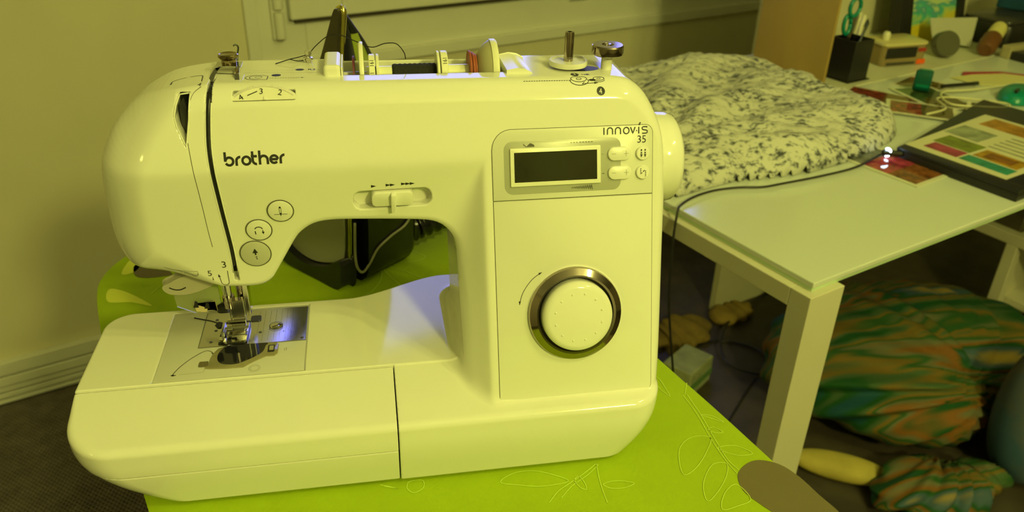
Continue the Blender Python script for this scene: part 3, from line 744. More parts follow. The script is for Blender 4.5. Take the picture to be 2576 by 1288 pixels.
# --- top: bobbin winder
bw=lathe('bobbin_winder',[(0,0),(.0120,0),(.0138,.0006),(.0142,.0022),(.0138,.0042),(.0122,.0042),(.0115,.0034),(0,.0036)],(.1465,.1050,.2905),(0,0,1),PL2,M_,56)
lathe('winder_shaft',[(0,0),(.0034,0),(.0034,.0195),(.0030,.0210),(.0016,.0210),(.0016,.0180),(0,.0180)],(.1465,.1050,.2940),(0,0,1),DCHROME,bw,32,'dark chrome winder shaft')
tube('winder_spring',[(.1475,.1110,.2950),(.1520,.1120,.2953),(.1575,.1095,.2953),(.1590,.1080,.2945)],.0006,STEEL,bw,6,4)
k=Print();k.fill(disc_pts(.1560,.1010,.0125,.0068,28));A=np.array(k.V);z=np.full(len(A),.30)
for _ in range(50): z=z-np.maximum(sd_full(A[:,0],A[:,1],z),0)*.85
obj('winder_slot',pydata([(a[0],a[1],q+.00015) for a,q in zip(A,z)],k.F),DARK,M_)
stp=lathe('winder_stop',[(0,-.004),(.0042,-.004),(.0040,.012),(0,.012)],(.1745,.1010,.2890),(0,0,1),PL2,M_,32)
lathe('stop_wheel',[(0,0),(.0104,0),(.0116,.0008),(.0118,.0030),(.0116,.0064),(.0108,.0074),(.0045,.0074),(.0040,.0064),(.0028,.0064),(.0024,.0078),(0,.0080)],(.1745,.1010,.2990),(0,0,1),DCHROME,stp,56,'dark chrome wheel')
# thread spool (rests on the pin) and its loose thread
THR=mat('black_thread',(.008,.008,.010),.8,bump=.5,bscale=900)
spl=empty('thread_spool',(.041,.122,BT+.2830),0,'spool of black thread lying on the horizontal pin on top of the sewing machine','thread spool')
lathe('spool_core',[(.0022,-.040),(.0055,-.040),(.0055,.036),(.0022,.036)],(0,0,0),(1,0,0),SPC,spl,24)
wn=[(.0056,-.022)]+[(.0066+.0004*(i%2),-.0215+.0018*i) for i in range(18)]+[(.0056,.0105)]
lathe('wound_thread',wn,(0,0,0),(1,0,0),THR,spl,32,ang=80)
for x0,wd,r_ in ((-.0385,.0042,.0142),(-.0335,.0022,.0142),(.0102,.0020,.0155),(.0130,.0050,.0155)): lathe('spool_flange',[(.003,0),(r_-.0004,0),(r_,.0005),(r_,wd-.0005),(r_-.0004,wd),(.003,wd)],(x0,0,0),(1,0,0),SPC,spl,40)
for x0,r_ in ((.0340,.0150),(.0362,.0138),(.0380,.0125)): lathe('coil',[(.003,0),(r_,0),(r_+.0003,.0008),(r_,.0016),(.003,.0016)],(x0,0,0),(1,0,0),mat('red_brown_thread',(.30,.07,.03),.5),spl,28,'red brown coil')
lathe('coil',[(.003,0),(.0132,0),(.0132,.0016),(.003,.0016)],(-.0500,0,0),(1,0,0),mat('plum_thread',(.16,.03,.07),.5),spl,28,'plum coloured coil')
p=Print();p.text('161',0,0,.0042,rot=math.pi/2);p.text('101',.0,-.0095,.0042,rot=math.pi/2)
def onfl(x0,r_): return lambda a,b,h:(x0+a,-math.sin(.75+b/r_)*-0-(r_+h)*math.cos(.62+b/r_)*1.0,(r_+h)*math.sin(.62+b/r_))
p.plane('flange_number',onfl(-.0350,.0143),BLK,spl,.00005)
p=Print();p.text('161',0,0,.0042,rot=math.pi/2);p.plane('flange_number',onfl(.0172,.0156),BLK,spl,.00005)
tube('loose_thread',[(-.012,-.004,.0115),(-.013,-.002,.016),(-.018,.0,.0215),(-.026,.0,.0220),(-.036,.0,.0195),(-.048,.002,.0240),(-.058,.005,.0275),(-.066,.008,.026),(-.075,.009,.019),(-.0805,.009,.0130)],.00035,THR,spl,5,6)
tube('guide_thread',[(-.0805,.009,.0130),(-.088,.007,.0115),(-.094,.006,.0105),(-.104,.004,.0080)],.00035,THR,spl,5,4)
tube('guide_thread',[(-.0805,.009,.0095),(-.088,.007,.0088),(-.094,.006,.0105)],.00035,THR,spl,5,4)
# thread tail and knot at the foot
kt=tube('needle_thread',[(-.1235,.111,.0845),(-.1270,.110,.0855),(-.1300,.110,.0835),(-.1290,.109,.0820),(-.1265,.110,.0840),(-.1310,.112,.0850),(-.1360,.114,.0860),(-.1430,.117,.0862),(-.1495,.119,.0870)],.00055,THR,M_,6,6,'black thread tail at the needle')
obj('thread_knot',pydata(*lathe_mesh([(0,-.0032),(.0024,-.002),(.0032,0),(.0024,.002),(0,.0032)],12)),THR,M_).location=(-.1290,.110,.0838)
tube('needle_thread_line',[(-.1210,.108,.142),(-.1200,.107,.125),(-.1190,.107,.110),(-.1190,.1095,.086)],.0003,THR,M_,5,4)
# ================================================================= ROOM (room axes, z above board top)
FZ=-BT
WALL=mat('wall_paint',(.66,.63,.46),.85,noise=.04,nscale=6,bump=.15,bscale=120)
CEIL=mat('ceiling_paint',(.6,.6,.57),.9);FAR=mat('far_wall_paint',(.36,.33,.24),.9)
WHT=mat('white_pvc',(.72,.72,.66),.35,noise=.02,nscale=20)
FLOOR=mat('dark_floor',(.075,.062,.045),.5,noise=.35,nscale=14,bump=.2,bscale=90)
YW=1.474
def struct(o): o['kind']='structure';return o
struct(wbox('floor',-2.9,3.9,-4.0,YW+.2,FZ-.05,FZ,FLOOR))
struct(wbox('ceiling',-2.9,3.9,-4.0,YW+.2,1.72,1.77,CEIL))
struct(wbox('wall_left',-3.0,-2.9,-4.0,YW+.2,FZ,1.72,FAR))
struct(wbox('wall_right',3.9,4.0,-4.0,YW+.2,FZ,1.72,FAR))
struct(wbox('wall_front',-2.9,3.9,-4.1,-4.0,FZ,1.72,FAR))
WX0,WX1,WZ0,WZ1=.314,2.12,-.118,1.40
bm=bmesh.new()
bbox(bm,-2.9,WX0,YW,YW+.2,FZ,1.72);bbox(bm,WX1,3.9,YW,YW+.2,FZ,1.72);bbox(bm,WX0,WX1,YW,YW+.2,FZ,WZ0);bbox(bm,WX0,WX1,YW,YW+.2,WZ1,1.72)
for v in bm.verts: v.co=W(*v.co)
struct(obj('wall_back',bm,WALL))
# window
win=struct(empty('window_1',(0,0,0)))
def frame(name,x0,x1,z0,z1,t,y0,y1,m=WHT,bev=.003):
    bm=bmesh.new()
    bbox(bm,x0,x0+t,y0,y1,z0,z1,bev);bbox(bm,x1-t,x1,y0,y1,z0,z1,bev);bbox(bm,x0+t,x1-t,y0,y1,z0,z0+t,bev);bbox(bm,x0+t,x1-t,y0,y1,z1-t,z1,bev)
    for v in bm.verts: v.co=W(*v.co)
    return obj(name,bm,m,win)
frame('outer_frame',WX0,WX1,WZ0,WZ1,.030,YW-.012,YW+.10)
frame('inner_frame',WX0+.026,WX1-.026,WZ0+.026,WZ1-.026,.118,YW+.004,YW+.09)
MX=1.265
wbox('mullion',MX-.035,MX+.035,YW+.004,YW+.09,WZ0+.09,WZ1-.09,WHT,win,.003)
GL=mat('window_glass',(1,1,1),.0,trans=1,ior=1.0,spec=.1)
for (a,b) in ((.417,MX-.010),(MX+.010,WX1-.10)):
    bm=bmesh.new();t=.128;tb=.20;z0,z1=.010,WZ1-.10;y0,y1=YW-.022,YW+.05
    bbox(bm,a,a+t,y0,y1,z0,z1,.004);bbox(bm,b-t,b,y0,y1,z0,z1,.004);bbox(bm,a+t,b-t,y0,y1,z0,z0+tb,.004);bbox(bm,a+t,b-t,y0,y1,z1-t,z1,.004)
    for v in bm.verts: v.co=W(*v.co)
    s=obj('sash',bm,WHT,win)
    wbox('pane',a+t,b-t,YW+.012,YW+.018,z0+tb,z1-t,GL,s)
wbox('sash_shadow_strip',.43,WX1-.11,YW-.010,YW+.002,.001,.0098,mat('sash_shadow_brown',(.05,.04,.03),.7),win)  # dark strip paints the shadow line under the sashes
for z0,z1,y1 in ((-.030,.030,-.03),(.038,.10,-.034)):
    V=[];F=[];tube_into(V,F,[W(.392,YW-.012,z0),W(.392,YW-.012,z1)],.012,16);obj('hinge',pydata(V,F),WHT,win,smooth=False)
wbox('hinge_plate',.376,.408,YW-.008,YW+.006,-.034,.09,WHT,win,.002)
# baseboard with cable trunking mouldings
bb=struct(empty('baseboard_back',(0,0,0)))
wbox('moulding_recess',-2.9,2.2,YW-.004,YW,-.797,-.692,mat('recess_shade',(.10,.08,.05),.8),bb)  # dark sheet behind the mouldings paints the shade in their grooves
for z0,z1,d in ((-.7235,-.690,.020),(-.751,-.728,.022),(-.769,-.756,.017),(-.7865,-.774,.015),(-.800,-.7915,.018)):
    wbox('moulding',-2.9,2.2,YW-d,YW,z0,z1,WHT,bb,.002)
# rubbery mat with rows of pits
mt=empty('floor_mat',W(0,0,FZ),TH,'dark floor mat with rows of small round pits at lower left','mat')
MATC=mat('dark_mat',(.15,.125,.115),.75,noise=.3,nscale=30)
box('mat_base',-1.25,.45,-.1,1.445,0.0005,.006,mat('mat_pit',(.002,.002,.002),.95,spec=.0),mt)
V=[];F=[];pt=.0090
y=.70;row=0
while y<1.435:
    x=-.80+(pt*.5 if row%2 else 0)
    while x<.03:
        b=len(V);R1=pt*.5774
        for k in range(6):
            a=math.pi/6+k*math.pi/3;V.append((x+R1*math.cos(a),y+R1*math.sin(a),.0098))
        for q,zz in ((.70,.0096),(.64,.0062)):
            for k in range(6):
                a=math.pi/6+k*math.pi/3;V.append((x+R1*q*math.cos(a),y+R1*q*math.sin(a),zz))
        for k in range(6):
            j=(k+1)%6;F.append((b+k,b+j,b+6+j,b+6+k));F.append((b+6+k,b+6+j,b+12+j,b+12+k))
        x+=pt
    y+=pt*.866;row+=1
tag(obj('pit_rows',pydata(V,F),MATC,mt),kind='stuff')
# ceiling lamp that carries the bulbs, and the standing lamp behind the camera
lp=empty('ceiling_lamp',(1.06,-.73,BT+1.72),0,'two bulb ceiling lamp hanging behind the camera','lamp')
lathe('lamp_rose',[(0,0),(.06,0),(.05,-.03),(.012,-.04),(.012,-.22),(0,-.22)],(0,0,0),(0,0,1),CHROME,lp,24)
tube('lamp_arm',[(-.04,-.07,-.205),(0,0,-.21),(.04,.07,-.205)],.008,CHROME,lp,10)
# ================================================================= IRONING BOARD
ib=empty('ironing_board',(0,0,0),0,'lime green leaf patterned ironing board carrying the sewing machine','ironing board')
COVER=mat('lime_cover',(.35,.49,.012),.80,noise=.06,nscale=25,bump=.25,bscale=1400,spec=.2)
out=catmull([(.335,-.155),(.36,-.24),(.33,-.40),(.28,-.47),(.10,-.53),(-.03,-.52),(-.09,-.44),(-.105,-.30),(-.125,-.12),(-.168,-.005),(-.235,.16),(-.266,.255),(-.284,.315),(-.288,.352),(-.277,.392),(-.245,.435),(-.19,.475),(-.10,.520),(.0,.545),(.07,.53),(.125,.47),(.175,.36),(.252,.118),(.281,.028)],4)
def flat(a,b,h=0): return (a,b,BT+h)
prism('board_cover',[tuple(p) for p in out],flat,-.030,0,COVER,ib,.006,smooth=True)
prism('board_base',[(p[0]*.98+.0,p[1]*.98) for p in out],flat,-.045,-.0305,mat('board_metal',(.5,.5,.5),.4,.6),ib)
for s in (-1,1):
    tube('board_leg',[(.06+.05*s,.36*s+.05,FZ+.012+BT),(.06+.05*s,-.34*s+.05,BT-.05)],.011,mat('leg_paint',(.6,.6,.6),.4),ib,12)
    tube('board_foot',[(-.14,.36*s+.05,FZ+.012+BT),(.28,.36*s+.05,FZ+.012+BT)],.012,mat('leg_paint'),ib,12)
LIME=mat('pale_lime_print',(.66,.72,.10),.8,spec=.2);GREYL=mat('grey_leaf_print',(.15,.125,.06),.8,spec=.2);LINE=mat('yellow_line_print',(.60,.78,.10),.8,spec=.2)
def leafpr(pts,m,name='leaf_print',fill=True):
    p=Print();q=catmull(pts,5);(p.fill if fill else (lambda s:p.rib(s,.0012,True)))([tuple(a) for a in q])
    return p.plane(name,flat,m,ib,.0004)
# prints on the board cover
greyA=[(0.268,-0.032),(0.279,-0.022),(0.292,-0.019),(0.306,-0.026),(0.315,-0.041),(0.321,-0.061),(0.327,-0.085),(0.307,-0.088),(0.283,-0.078),(0.270,-0.060),(0.265,-0.047)]
leafpr(greyA,GREYL,'grey_leaf_print')
leafpr([(-0.264,0.360),(-0.266,0.375),(-0.257,0.383),(-0.244,0.377),(-0.222,0.351),(-0.232,0.346),(-0.247,0.345),(-0.258,0.349)],GREYL,'grey_leaf_print')
leafpr([(-0.276,0.357),(-0.274,0.389),(-0.262,0.410),(-0.245,0.412),(-0.258,0.393),(-0.262,0.362)],LIME,'lime_leaf_print')
leafpr([(-0.276,0.300),(-0.281,0.326),(-0.260,0.316),(-0.230,0.286),(-0.253,0.296)],LIME,'lime_leaf_print')
p=Print()
for q in ([(0.260,0.069),(0.263,0.041),(0.263,0.009),(0.265,-0.017),(0.268,-0.031)],[(0.264,0.069),(0.266,0.039),(0.266,0.008),(0.267,-0.016),(0.271,-0.027)],[(.270,.085),(.262,.069)],
 [(0.161,-0.003),(0.149,-0.012),(0.135,-0.021),(0.124,-0.028),(0.115,-0.038)],[(0.162,-0.005),(0.150,-0.015),(0.136,-0.024),(0.125,-0.035)],[(0.161,-0.003),(0.159,-0.016),(0.158,-0.029),(0.158,-0.045)],
 [(-0.006,-0.003),(0.004,-0.007),(-0.002,-0.004),(-0.009,-0.001)],[(0.002,0.342),(0.010,0.319),(0.023,0.291),(0.034,0.265)],[(0.002,0.342),(0.003,0.311),(-0.009,0.283),(-0.023,0.273)],
 [(0.002,0.342),(0.025,0.326),(0.046,0.305),(0.053,0.287)],[(-0.236,0.310),(-0.222,0.341),(-0.202,0.347),(-0.182,0.319)],[(-0.193,0.289),(-0.216,0.328),(-0.215,0.358)]):
    p=Print();p.rib(catmull(q,4,False),.0006);p.plane('stem_print',flat,LINE,ib,.0005)
p=Print()
for q in ([(0.263,0.012),(0.248,0.015),(0.234,0.005),(0.227,-0.012),(0.226,-0.026),(0.239,-0.019),(0.253,-0.004)],[(0.264,-0.001),(0.279,-0.000),(0.290,-0.011),(0.276,-0.011)],
 [(0.264,-0.019),(0.253,-0.018),(0.241,-0.031),(0.235,-0.043),(0.234,-0.055),(0.247,-0.045),(0.259,-0.031)],[(0.263,-0.042),(0.253,-0.046),(0.244,-0.057),(0.242,-0.065),(0.254,-0.063),(0.267,-0.058)],
 [(0.266,0.041),(0.275,0.038),(0.282,0.029),(0.275,0.034)],[(0.265,0.022),(0.271,0.024),(0.276,0.017),(0.270,0.017)],[(0.243,0.101),(0.247,0.093),(0.248,0.078),(0.248,0.069),(0.243,0.079),(0.242,0.090)],
 [(0.134,-0.019),(0.125,-0.011),(0.110,-0.004),(0.094,-0.004),(0.082,-0.012),(0.095,-0.017),(0.113,-0.021)],[(0.160,-0.026),(0.170,-0.024),(0.179,-0.026),(0.184,-0.029),(0.175,-0.032),(0.165,-0.031)],
 [(0.143,-0.015),(0.139,-0.019),(0.142,-0.027),(0.146,-0.029),(0.146,-0.021)],[(0.013,-0.001),(0.011,-0.008),(0.016,-0.013),(0.023,-0.009),(0.023,-0.001)],
 [(0.024,0.378),(0.054,0.354),(0.035,0.343),(0.004,0.351)]):
    p=Print();p.rib([tuple(a) for a in catmull(q,5)],.0006,True);p.plane('leaf_outline_print',flat,LINE,ib,.0005)
# ================================================================= DESK
DZ=-.05
DW=mat('desk_white_metal',(.66,.63,.50),.4,noise=.03,nscale=12)
GT=mat('white_glass_top',(.70,.75,.72),.12,spec=.6)
DG=mat('glass_edge',(.55,.72,.50),.15)
dk=empty('desk',(0,0,0),0,'white desk with glass top and square metal legs right of the ironing board','desk')
LX0,LX1,LY0,LY1=.595,.659,.081,.113
bm=bmesh.new()
for v in bbox(bm,.607,2.42,.090,.603,-.058,DZ,.0015): pass
for v in bm.verts: v.co=W(*v.co)
obj('glass_top',bm,GT,dk)
wbox('glass_top_edge',.609,2.418,.0925,.60,-.0635,-.0582,DG,dk)
for x0,x1 in ((LX0,LX1),(2.365,2.43)):
    wbox('leg',x0,x1,LY0,LY1,FZ,-.0637,DW,dk,.001);wbox('leg',x0,x1,.575,.607,FZ,-.0637,DW,dk,.001)
    wbox('side_beam',x0,x1,LY1+.0002,.5748,-.0905,-.0637,DW,dk,.001)
wbox('cross_beam',LX1,2.365,.575,.60,-.0905,-.0640,DW,dk,.001)
# low wall-side table behind the desk, with a cream back panel
sdt=empty('side_table',(0,0,0),0,'white low table standing behind the desk against a cream upright panel','table')
wbox('table_top',.62,2.75,.610,.902,-.066,DZ-.001,mat('laminate_white',(.66,.66,.52),.35),sdt,.002)
for x0 in (.66,2.68):
    for y0 in (.63,.85): wbox('leg',x0,x0+.04,y0,y0+.04,FZ,-.066,DW,sdt)
pn=wbox('cream_back_panel',1.385,2.75,.904,.924,FZ+.0,.52,mat('cream_board',(.62,.60,.44),.7,noise=.04,nscale=9),None)
tag(pn,'cream upright panel standing behind the pen cup and picture','panel')
bp_=wbox('wooden_panel',1.296,1.302,.640,.84,DZ,.55,mat('plain_wood',(.44,.30,.085),.6,noise=.22,nscale=5,stretch=(1,1,.35),bump=.1),None,.001)
tag(bp_,'plain brown wooden panel standing upright on the desk beside the black pen cup','panel')
# ---- knitted sweater
def inpoly(P,x,y): return polysd(P,x,y)
SW=[(.60,.50),(0.68,0.70),(0.80,0.84),(0.93,0.875),(1.05,0.862),(1.137,0.826),(1.198,0.802),(1.231,0.785),(1.262,0.755),(1.258,0.705),(1.238,0.640),(1.228,0.578),(1.240,0.526),(1.232,0.457),(1.210,0.412),(1.160,0.370),(1.099,0.350),(1.020,0.338),(0.922,0.330),(0.853,0.338),(0.796,0.352),(0.735,0.368),(0.669,0.368),(0.618,0.372),(.600,.42)]
SWP=catmull(SW,3)
h=.005;xs=np.arange(.585,1.28,h);ys=np.arange(.295,.95,h)
GX,GY=np.meshgrid(xs,ys,indexing='ij');d=-polysd(SWP,GX,GY)
rng=np.random.RandomState(3)
def sn(x,y,s,seed):
    r=np.random.RandomState(seed);o=0
    for _ in range(7):
        a=r.uniform(0,6.28);f=r.uniform(.6,1.6)*s;o=o+np.sin(f*(x*np.cos(a)+y*np.sin(a))+r.uniform(0,6.28))
    return o/7
base=.042*np.sqrt(np.clip(d/.055,0,1)*(2-np.clip(d/.055,0,1)))
H=base*(1+.30*sn(GX,GY,28,1)+.0)+base/.042*(.0045*sn(GX,GY,95,2)+.0032*sn(GX,GY,210,4))
ang_=np.arctan2(GY-.47,GX-.66);rr_=np.hypot(GY-.47,GX-.66);H=H+base/.042*.0095*np.sin(ang_*15+rr_*9+1.5*sn(GX,GY,9,6))*np.clip(rr_/.2,0,1)
ribs=np.abs(np.sin((GX*.55+GY*.83)*95+2.2*sn(GX,GY,14,9)))
H=H+base/.042*.0042*ribs
# hem band along the front edge, ribbed
hem=np.clip(1-(GY-.315)/.035,0,1);H=H+hem*base/.042*.002*np.sin(GX*420)
vid=-np.ones(GX.shape,int);V=[];keep=d>-.004
for i in range(GX.shape[0]):
    for j in range(GX.shape[1]):
        if keep[i,j]:
            vid[i,j]=len(V);x,y=GX[i,j],GY[i,j];V.append(W(x,y,DZ+.0012+max(H[i,j],0)))
F=[]
for i in range(GX.shape[0]-1):
    for j in range(GX.shape[1]-1):
        q=(vid[i,j],vid[i+1,j],vid[i+1,j+1],vid[i,j+1])
        if min(q)>=0: F.append(q)
KN=bpy.data.materials.new('speckled_knit');KN.use_nodes=True;nt=KN.node_tree;b=nt.nodes['Principled BSDF'];b.inputs['Roughness'].default_value=.95;b.inputs['Specular IOR Level'].default_value=.1
tc=nt.nodes.new('ShaderNodeTexCoord');mp=nt.nodes.new('ShaderNodeMapping');mp.inputs['Rotation'].default_value=(0,0,-.35);mp.inputs['Scale'].default_value=(62,165,90)
n1=nt.nodes.new('ShaderNodeTexNoise');n1.inputs['Scale'].default_value=1;n1.inputs['Detail'].default_value=3;n1.inputs['Roughness'].default_value=.65
n2=nt.nodes.new('ShaderNodeTexNoise');n2.inputs['Scale'].default_value=14;n2.inputs['Detail'].default_value=2
cr=nt.nodes.new('ShaderNodeValToRGB');e=cr.color_ramp.elements;e[0].position=.36;e[0].color=(.075,.08,.09,1);e[1].position=.50;e[1].color=(.62,.62,.58,1)
x_=cr.color_ramp.elements.new(.43);x_.color=(.34,.35,.36,1)
ad=nt.nodes.new('ShaderNodeMath');ad.operation='MULTIPLY_ADD';ad.inputs[1].default_value=.35;nt.links.new(n2.outputs[0],ad.inputs[0]);nt.links.new(n1.outputs[0],ad.inputs[2])
sb=nt.nodes.new('ShaderNodeMath');sb.operation='SUBTRACT';sb.inputs[1].default_value=.175;nt.links.new(ad.outputs[0],sb.inputs[0])
# swirl the speckle along the folds
vn=nt.nodes.new('ShaderNodeTexNoise');vn.inputs['Scale'].default_value=5;mixv=nt.nodes.new('ShaderNodeVectorMath');mixv.operation='MULTIPLY_ADD';mixv.inputs[1].default_value=(.10,.10,.0)
nt.links.new(tc.outputs['Object'],vn.inputs['Vector']);nt.links.new(vn.outputs['Color'],mixv.inputs[0]);nt.links.new(tc.outputs['Object'],mixv.inputs[2])
nt.links.new(mixv.outputs[0],mp.inputs[0]);nt.links.new(mp.outputs[0],n1.inputs['Vector']);nt.links.new(tc.outputs['Object'],n2.inputs['Vector'])
nt.links.new(sb.outputs[0],cr.inputs[0]);nt.links.new(cr.outputs[0],b.inputs['Base Color'])
bn=nt.nodes.new('ShaderNodeTexNoise');bn.inputs['Scale'].default_value=330;bpn=nt.nodes.new('ShaderNodeBump');bpn.inputs['Strength'].default_value=.6;bpn.inputs['Distance'].default_value=.002
nt.links.new(tc.outputs['Object'],bn.inputs['Vector']);nt.links.new(bn.outputs[0],bpn.inputs['Height']);nt.links.new(bpn.outputs[0],b.inputs['Normal'])
sw=obj('knitted_sweater',pydata(V,F),KN,None,smooth=True);tag(sw,'crumpled white and grey speckled knitted sweater lying on the desk','sweater')
so=sw.modifiers.new('thick','SOLIDIFY');so.thickness=.001;so.offset=1
# ---- charging cable
CB=mat('black_cable',(.012,.012,.012),.45)
z=DZ+.004
cp=[W(1.046,.312,DZ+.011),W(1.02,.312,z+.001),W(.96,.303,z),W(.883,.307,z),W(.805,.317,z),W(.768,.323,z),W(.734,.340,z),W(.693,.350,z),W(.648,.345,z+.002),W(.612,.335,z+.001),W(.596,.325,z-.004),W(.588,.318,-.10),W(.590,.310,-.20),W(.612,.30,-.34),W(.640,.31,-.46),W(.66,.33,-.60),W(.71,.36,-.74),W(.80,.40,FZ+.004),W(1.0,.50,FZ+.004),W(1.25,.62,FZ+.004)]
cb=empty('charging_cable',(0,0,0),0,'thin black cable running along the desk front and hanging over its left edge','cable')
tube('cord',cp,.0019,CB,cb,8,6)
LEDM=mat('plug_light',(.8,.9,1),.3,emit=(.55,.80,1),estr=16)
pc=W(1.074,.319,DZ+.012)
V=[];F=[];tube_into(V,F,[W(1.044,.312,DZ+.0115),W(1.0715,.296,DZ+.0095)],.0050,12);obj('plug',pydata(V,F),CB,cb)
V=[];F=[];tube_into(V,F,[W(1.0500+.0060*math.sin(a)*.5,.3080+.0060*math.sin(a)*-.6,DZ+.0120+.0060*math.cos(a)) for a in np.linspace(-.6,3.4,14)],.0022,8);obj('plug_light_ring',pydata(V,F),LEDM,cb,'glowing blue white light on the plug')
# ---- folder, page, photos
BF=mat('black_folder',(.012,.012,.013),.35)
fo=empty('display_folder',(0,0,0),0,'open black folder with a colourful printed page on the desk right edge','folder')
def wquad(name,pts,z0,z1,m,parent,bev=0,label=None): return prism(name,pts,lambda a,b,h:tuple(W(a,b,h)),z0,z1,m,parent,bev,label)
wquad('cover',[(1.072,.306),(1.072,.098),(1.490,.105),(1.480,.395)],DZ+.001,DZ+.014,BF,fo,.003)
wquad('raised_edge',[(1.072,.306),(1.072,.098),(1.098,.100),(1.096,.309)],DZ+.014,DZ+.019,BF,fo,.002)
PG=mat('page_cream',(.72,.70,.52),.25)
pg=wquad('printed_page',[(1.104,.312),(1.108,.138),(1.395,.138),(1.385,.335)],DZ+.0142,DZ+.0155,PG,fo,0)
def patch(name,pts,col,parent,z=DZ+.0156,lab=None,rough=.25):
    m=mat('print_%02x%02x%02x'%tuple(int(c*255) for c in col),col,rough,noise=.45,nscale=45)
    return wquad(name,pts,z,z+.0003,m,parent,0,lab)
patch('picture_block',[(1.125,.292),(1.125,.232),(1.160,.232),(1.160,.292)],(.42,.03,.12),pg)
patch('picture_block',[(1.125,.228),(1.125,.146),(1.155,.146),(1.155,.228)],(.02,.28,.22),pg)
patch('picture_block',[(1.164,.300),(1.164,.232),(1.215,.232),(1.215,.300)],(.20,.26,.03),pg)
patch('picture_block',[(1.160,.225),(1.160,.150),(1.205,.150),(1.205,.225)],(.55,.30,.02),pg)
patch('picture_block',[(1.168,.212),(1.168,.165),(1.196,.165),(1.196,.212)],(.28,.11,.02),pg,DZ+.016)
patch('picture_block',[(1.225,.318),(1.225,.255),(1.290,.255),(1.290,.318)],(.36,.42,.30),pg)
patch('picture_block',[(1.320,.31),(1.320,.16),(1.375,.16),(1.375,.31)],(.50,.24,.03),pg)
for i in range(5): patch('text_line',[(1.222+.018*i,.235),(1.222+.018*i,.155),(1.227+.018*i,.155),(1.227+.018*i,.235)],(.35,.38,.30),pg)
def photo(c,w,h,ang,cols,label,z=DZ+.0006,name='photo_print'):
    ca,sa=math.cos(ang),math.sin(ang)
    def T(a,b): return (c[0]+a*ca-b*sa,c[1]+a*sa+b*ca)
    o=empty(name,(0,0,0),0,label,'photo')
    wquad('paper',[T(-w/2,-h/2),T(w/2,-h/2),T(w/2,h/2),T(-w/2,h/2)],z,z+.0010,mat('photo_paper',(.72,.72,.60),.08),o)
    n=len(cols);iw,ih=w-.016,h-.016
    for i,cc in enumerate(cols):
        m=mat('photo_%02x%02x%02x'%tuple(int(q*255) for q in cc),cc,.06,noise=.6,nscale=70)
        b0=-ih/2+ih*i/n;b1=-ih/2+ih*(i+1)/n
        wquad('picture',[T(-iw/2,b0),T(iw/2,b0),T(iw/2,b1),T(-iw/2,b1)],z+.0010,z+.0013,m,o)
    o['group']='photos lying on the desk';return o
photo((1.035,.290),.100,.165,.03,[(.28,.10,.03),(.50,.06,.10),(.16,.17,.14)],'glossy photo with white border poking out from under the black folder')
photo((1.335,.525),.10,.15,.35,[(.20,.07,.03),(.28,.05,.03)],'reddish brown photo next to the sweater',DZ+.0004)
photo((1.43,.47),.10,.15,-.3,[(.15,.12,.03),(.08,.14,.05)],'dark green photo lying below the teal tape dispenser',DZ+.0022)
photo((1.33,.43),.09,.13,.6,[(.13,.10,.03),(.35,.06,.04)],'brown and red photo between the sweater and the black folder',DZ+.0044)
photo((1.50,.54),.10,.10,.2,[(.22,.16,.04),(.14,.10,.03)],'olive photo lying behind the teal tape dispenser',DZ+.0004)
photo((1.455,.355),.07,.10,.5,[(.05,.045,.02)],'nearly black photo beside the folder corner',DZ+.0066)
tag(tube('looped_cord',[W(1.30,.40,DZ+.010),W(1.36,.40,DZ+.012),W(1.41,.45,DZ+.010),W(1.455,.43,DZ+.010),W(1.50,.36,DZ+.012),W(1.47,.345,DZ+.012),W(1.42,.38,DZ+.012),W(1.40,.42,DZ+.011),W(1.46,.47,DZ+.010),W(1.56,.455,DZ+.006),W(1.72,.44,DZ+.003)],.0022,mat('white_cord',(.7,.68,.45),.4),None,8,6),'thin white cord looped over the photos','cord')
# ---- pen cup and contents
cu=empty('pen_cup',W(1.395,.66,DZ),TH,'square black pen cup on the desk right of the brown panel','cup')
bm=bmesh.new();w0=.031;hh=.088;t=.002
for (a,b,c,d) in ((-w0,w0,-w0,-w0+t),(-w0,w0,w0-t,w0),(-w0,-w0+t,-w0+t,w0-t),(w0-t,w0,-w0+t,w0-t)): bbox(bm,a,b,c,d,0,hh)
bbox(bm,-w0,w0,-w0,w0,0,.003);obj('cup_shell',bm,BF,cu)
box('cup_foot',-.034,.040,-.034,.034,.0,.0015,BF,cu)
TEAL=mat('teal_plastic',(.0,.23,.17),.3)
def ringpts(c,rx,rz,ang,n=20):
    ca,sa=math.cos(ang),math.sin(ang);return [Vector(c)+Vector((ca*rx*math.cos(t)-sa*rz*math.sin(t),0,sa*rx*math.cos(t)+ca*rz*math.sin(t))) for t in np.linspace(0,2*math.pi,n)]
sci=empty('scissors',W(1.385,.665,DZ+.09),TH,'scissors with teal handle rings standing in the black pen cup','scissors')
tube('handle_ring',ringpts((.000,0,.062),.017,.019,-.1),.0042,TEAL,sci,10);tube('handle_ring',ringpts((-.010,.004,.025),.011,.020,.15),.0042,TEAL,sci,10)
V=[];F=[]
prism('blade',[(.004,.045),(.012,.045),(-.004,-.08),(-.010,-.08)],lambda a,b,h:(a,h,b),.001,.003,STEEL,sci);prism('blade',[(.010,.045),(.018,.045),(-.002,-.08),(-.008,-.08)],lambda a,b,h:(a,h,b),-.002,.0005,DCHROME,sci)
WP=mat('white_pen',(.75,.73,.55),.35)
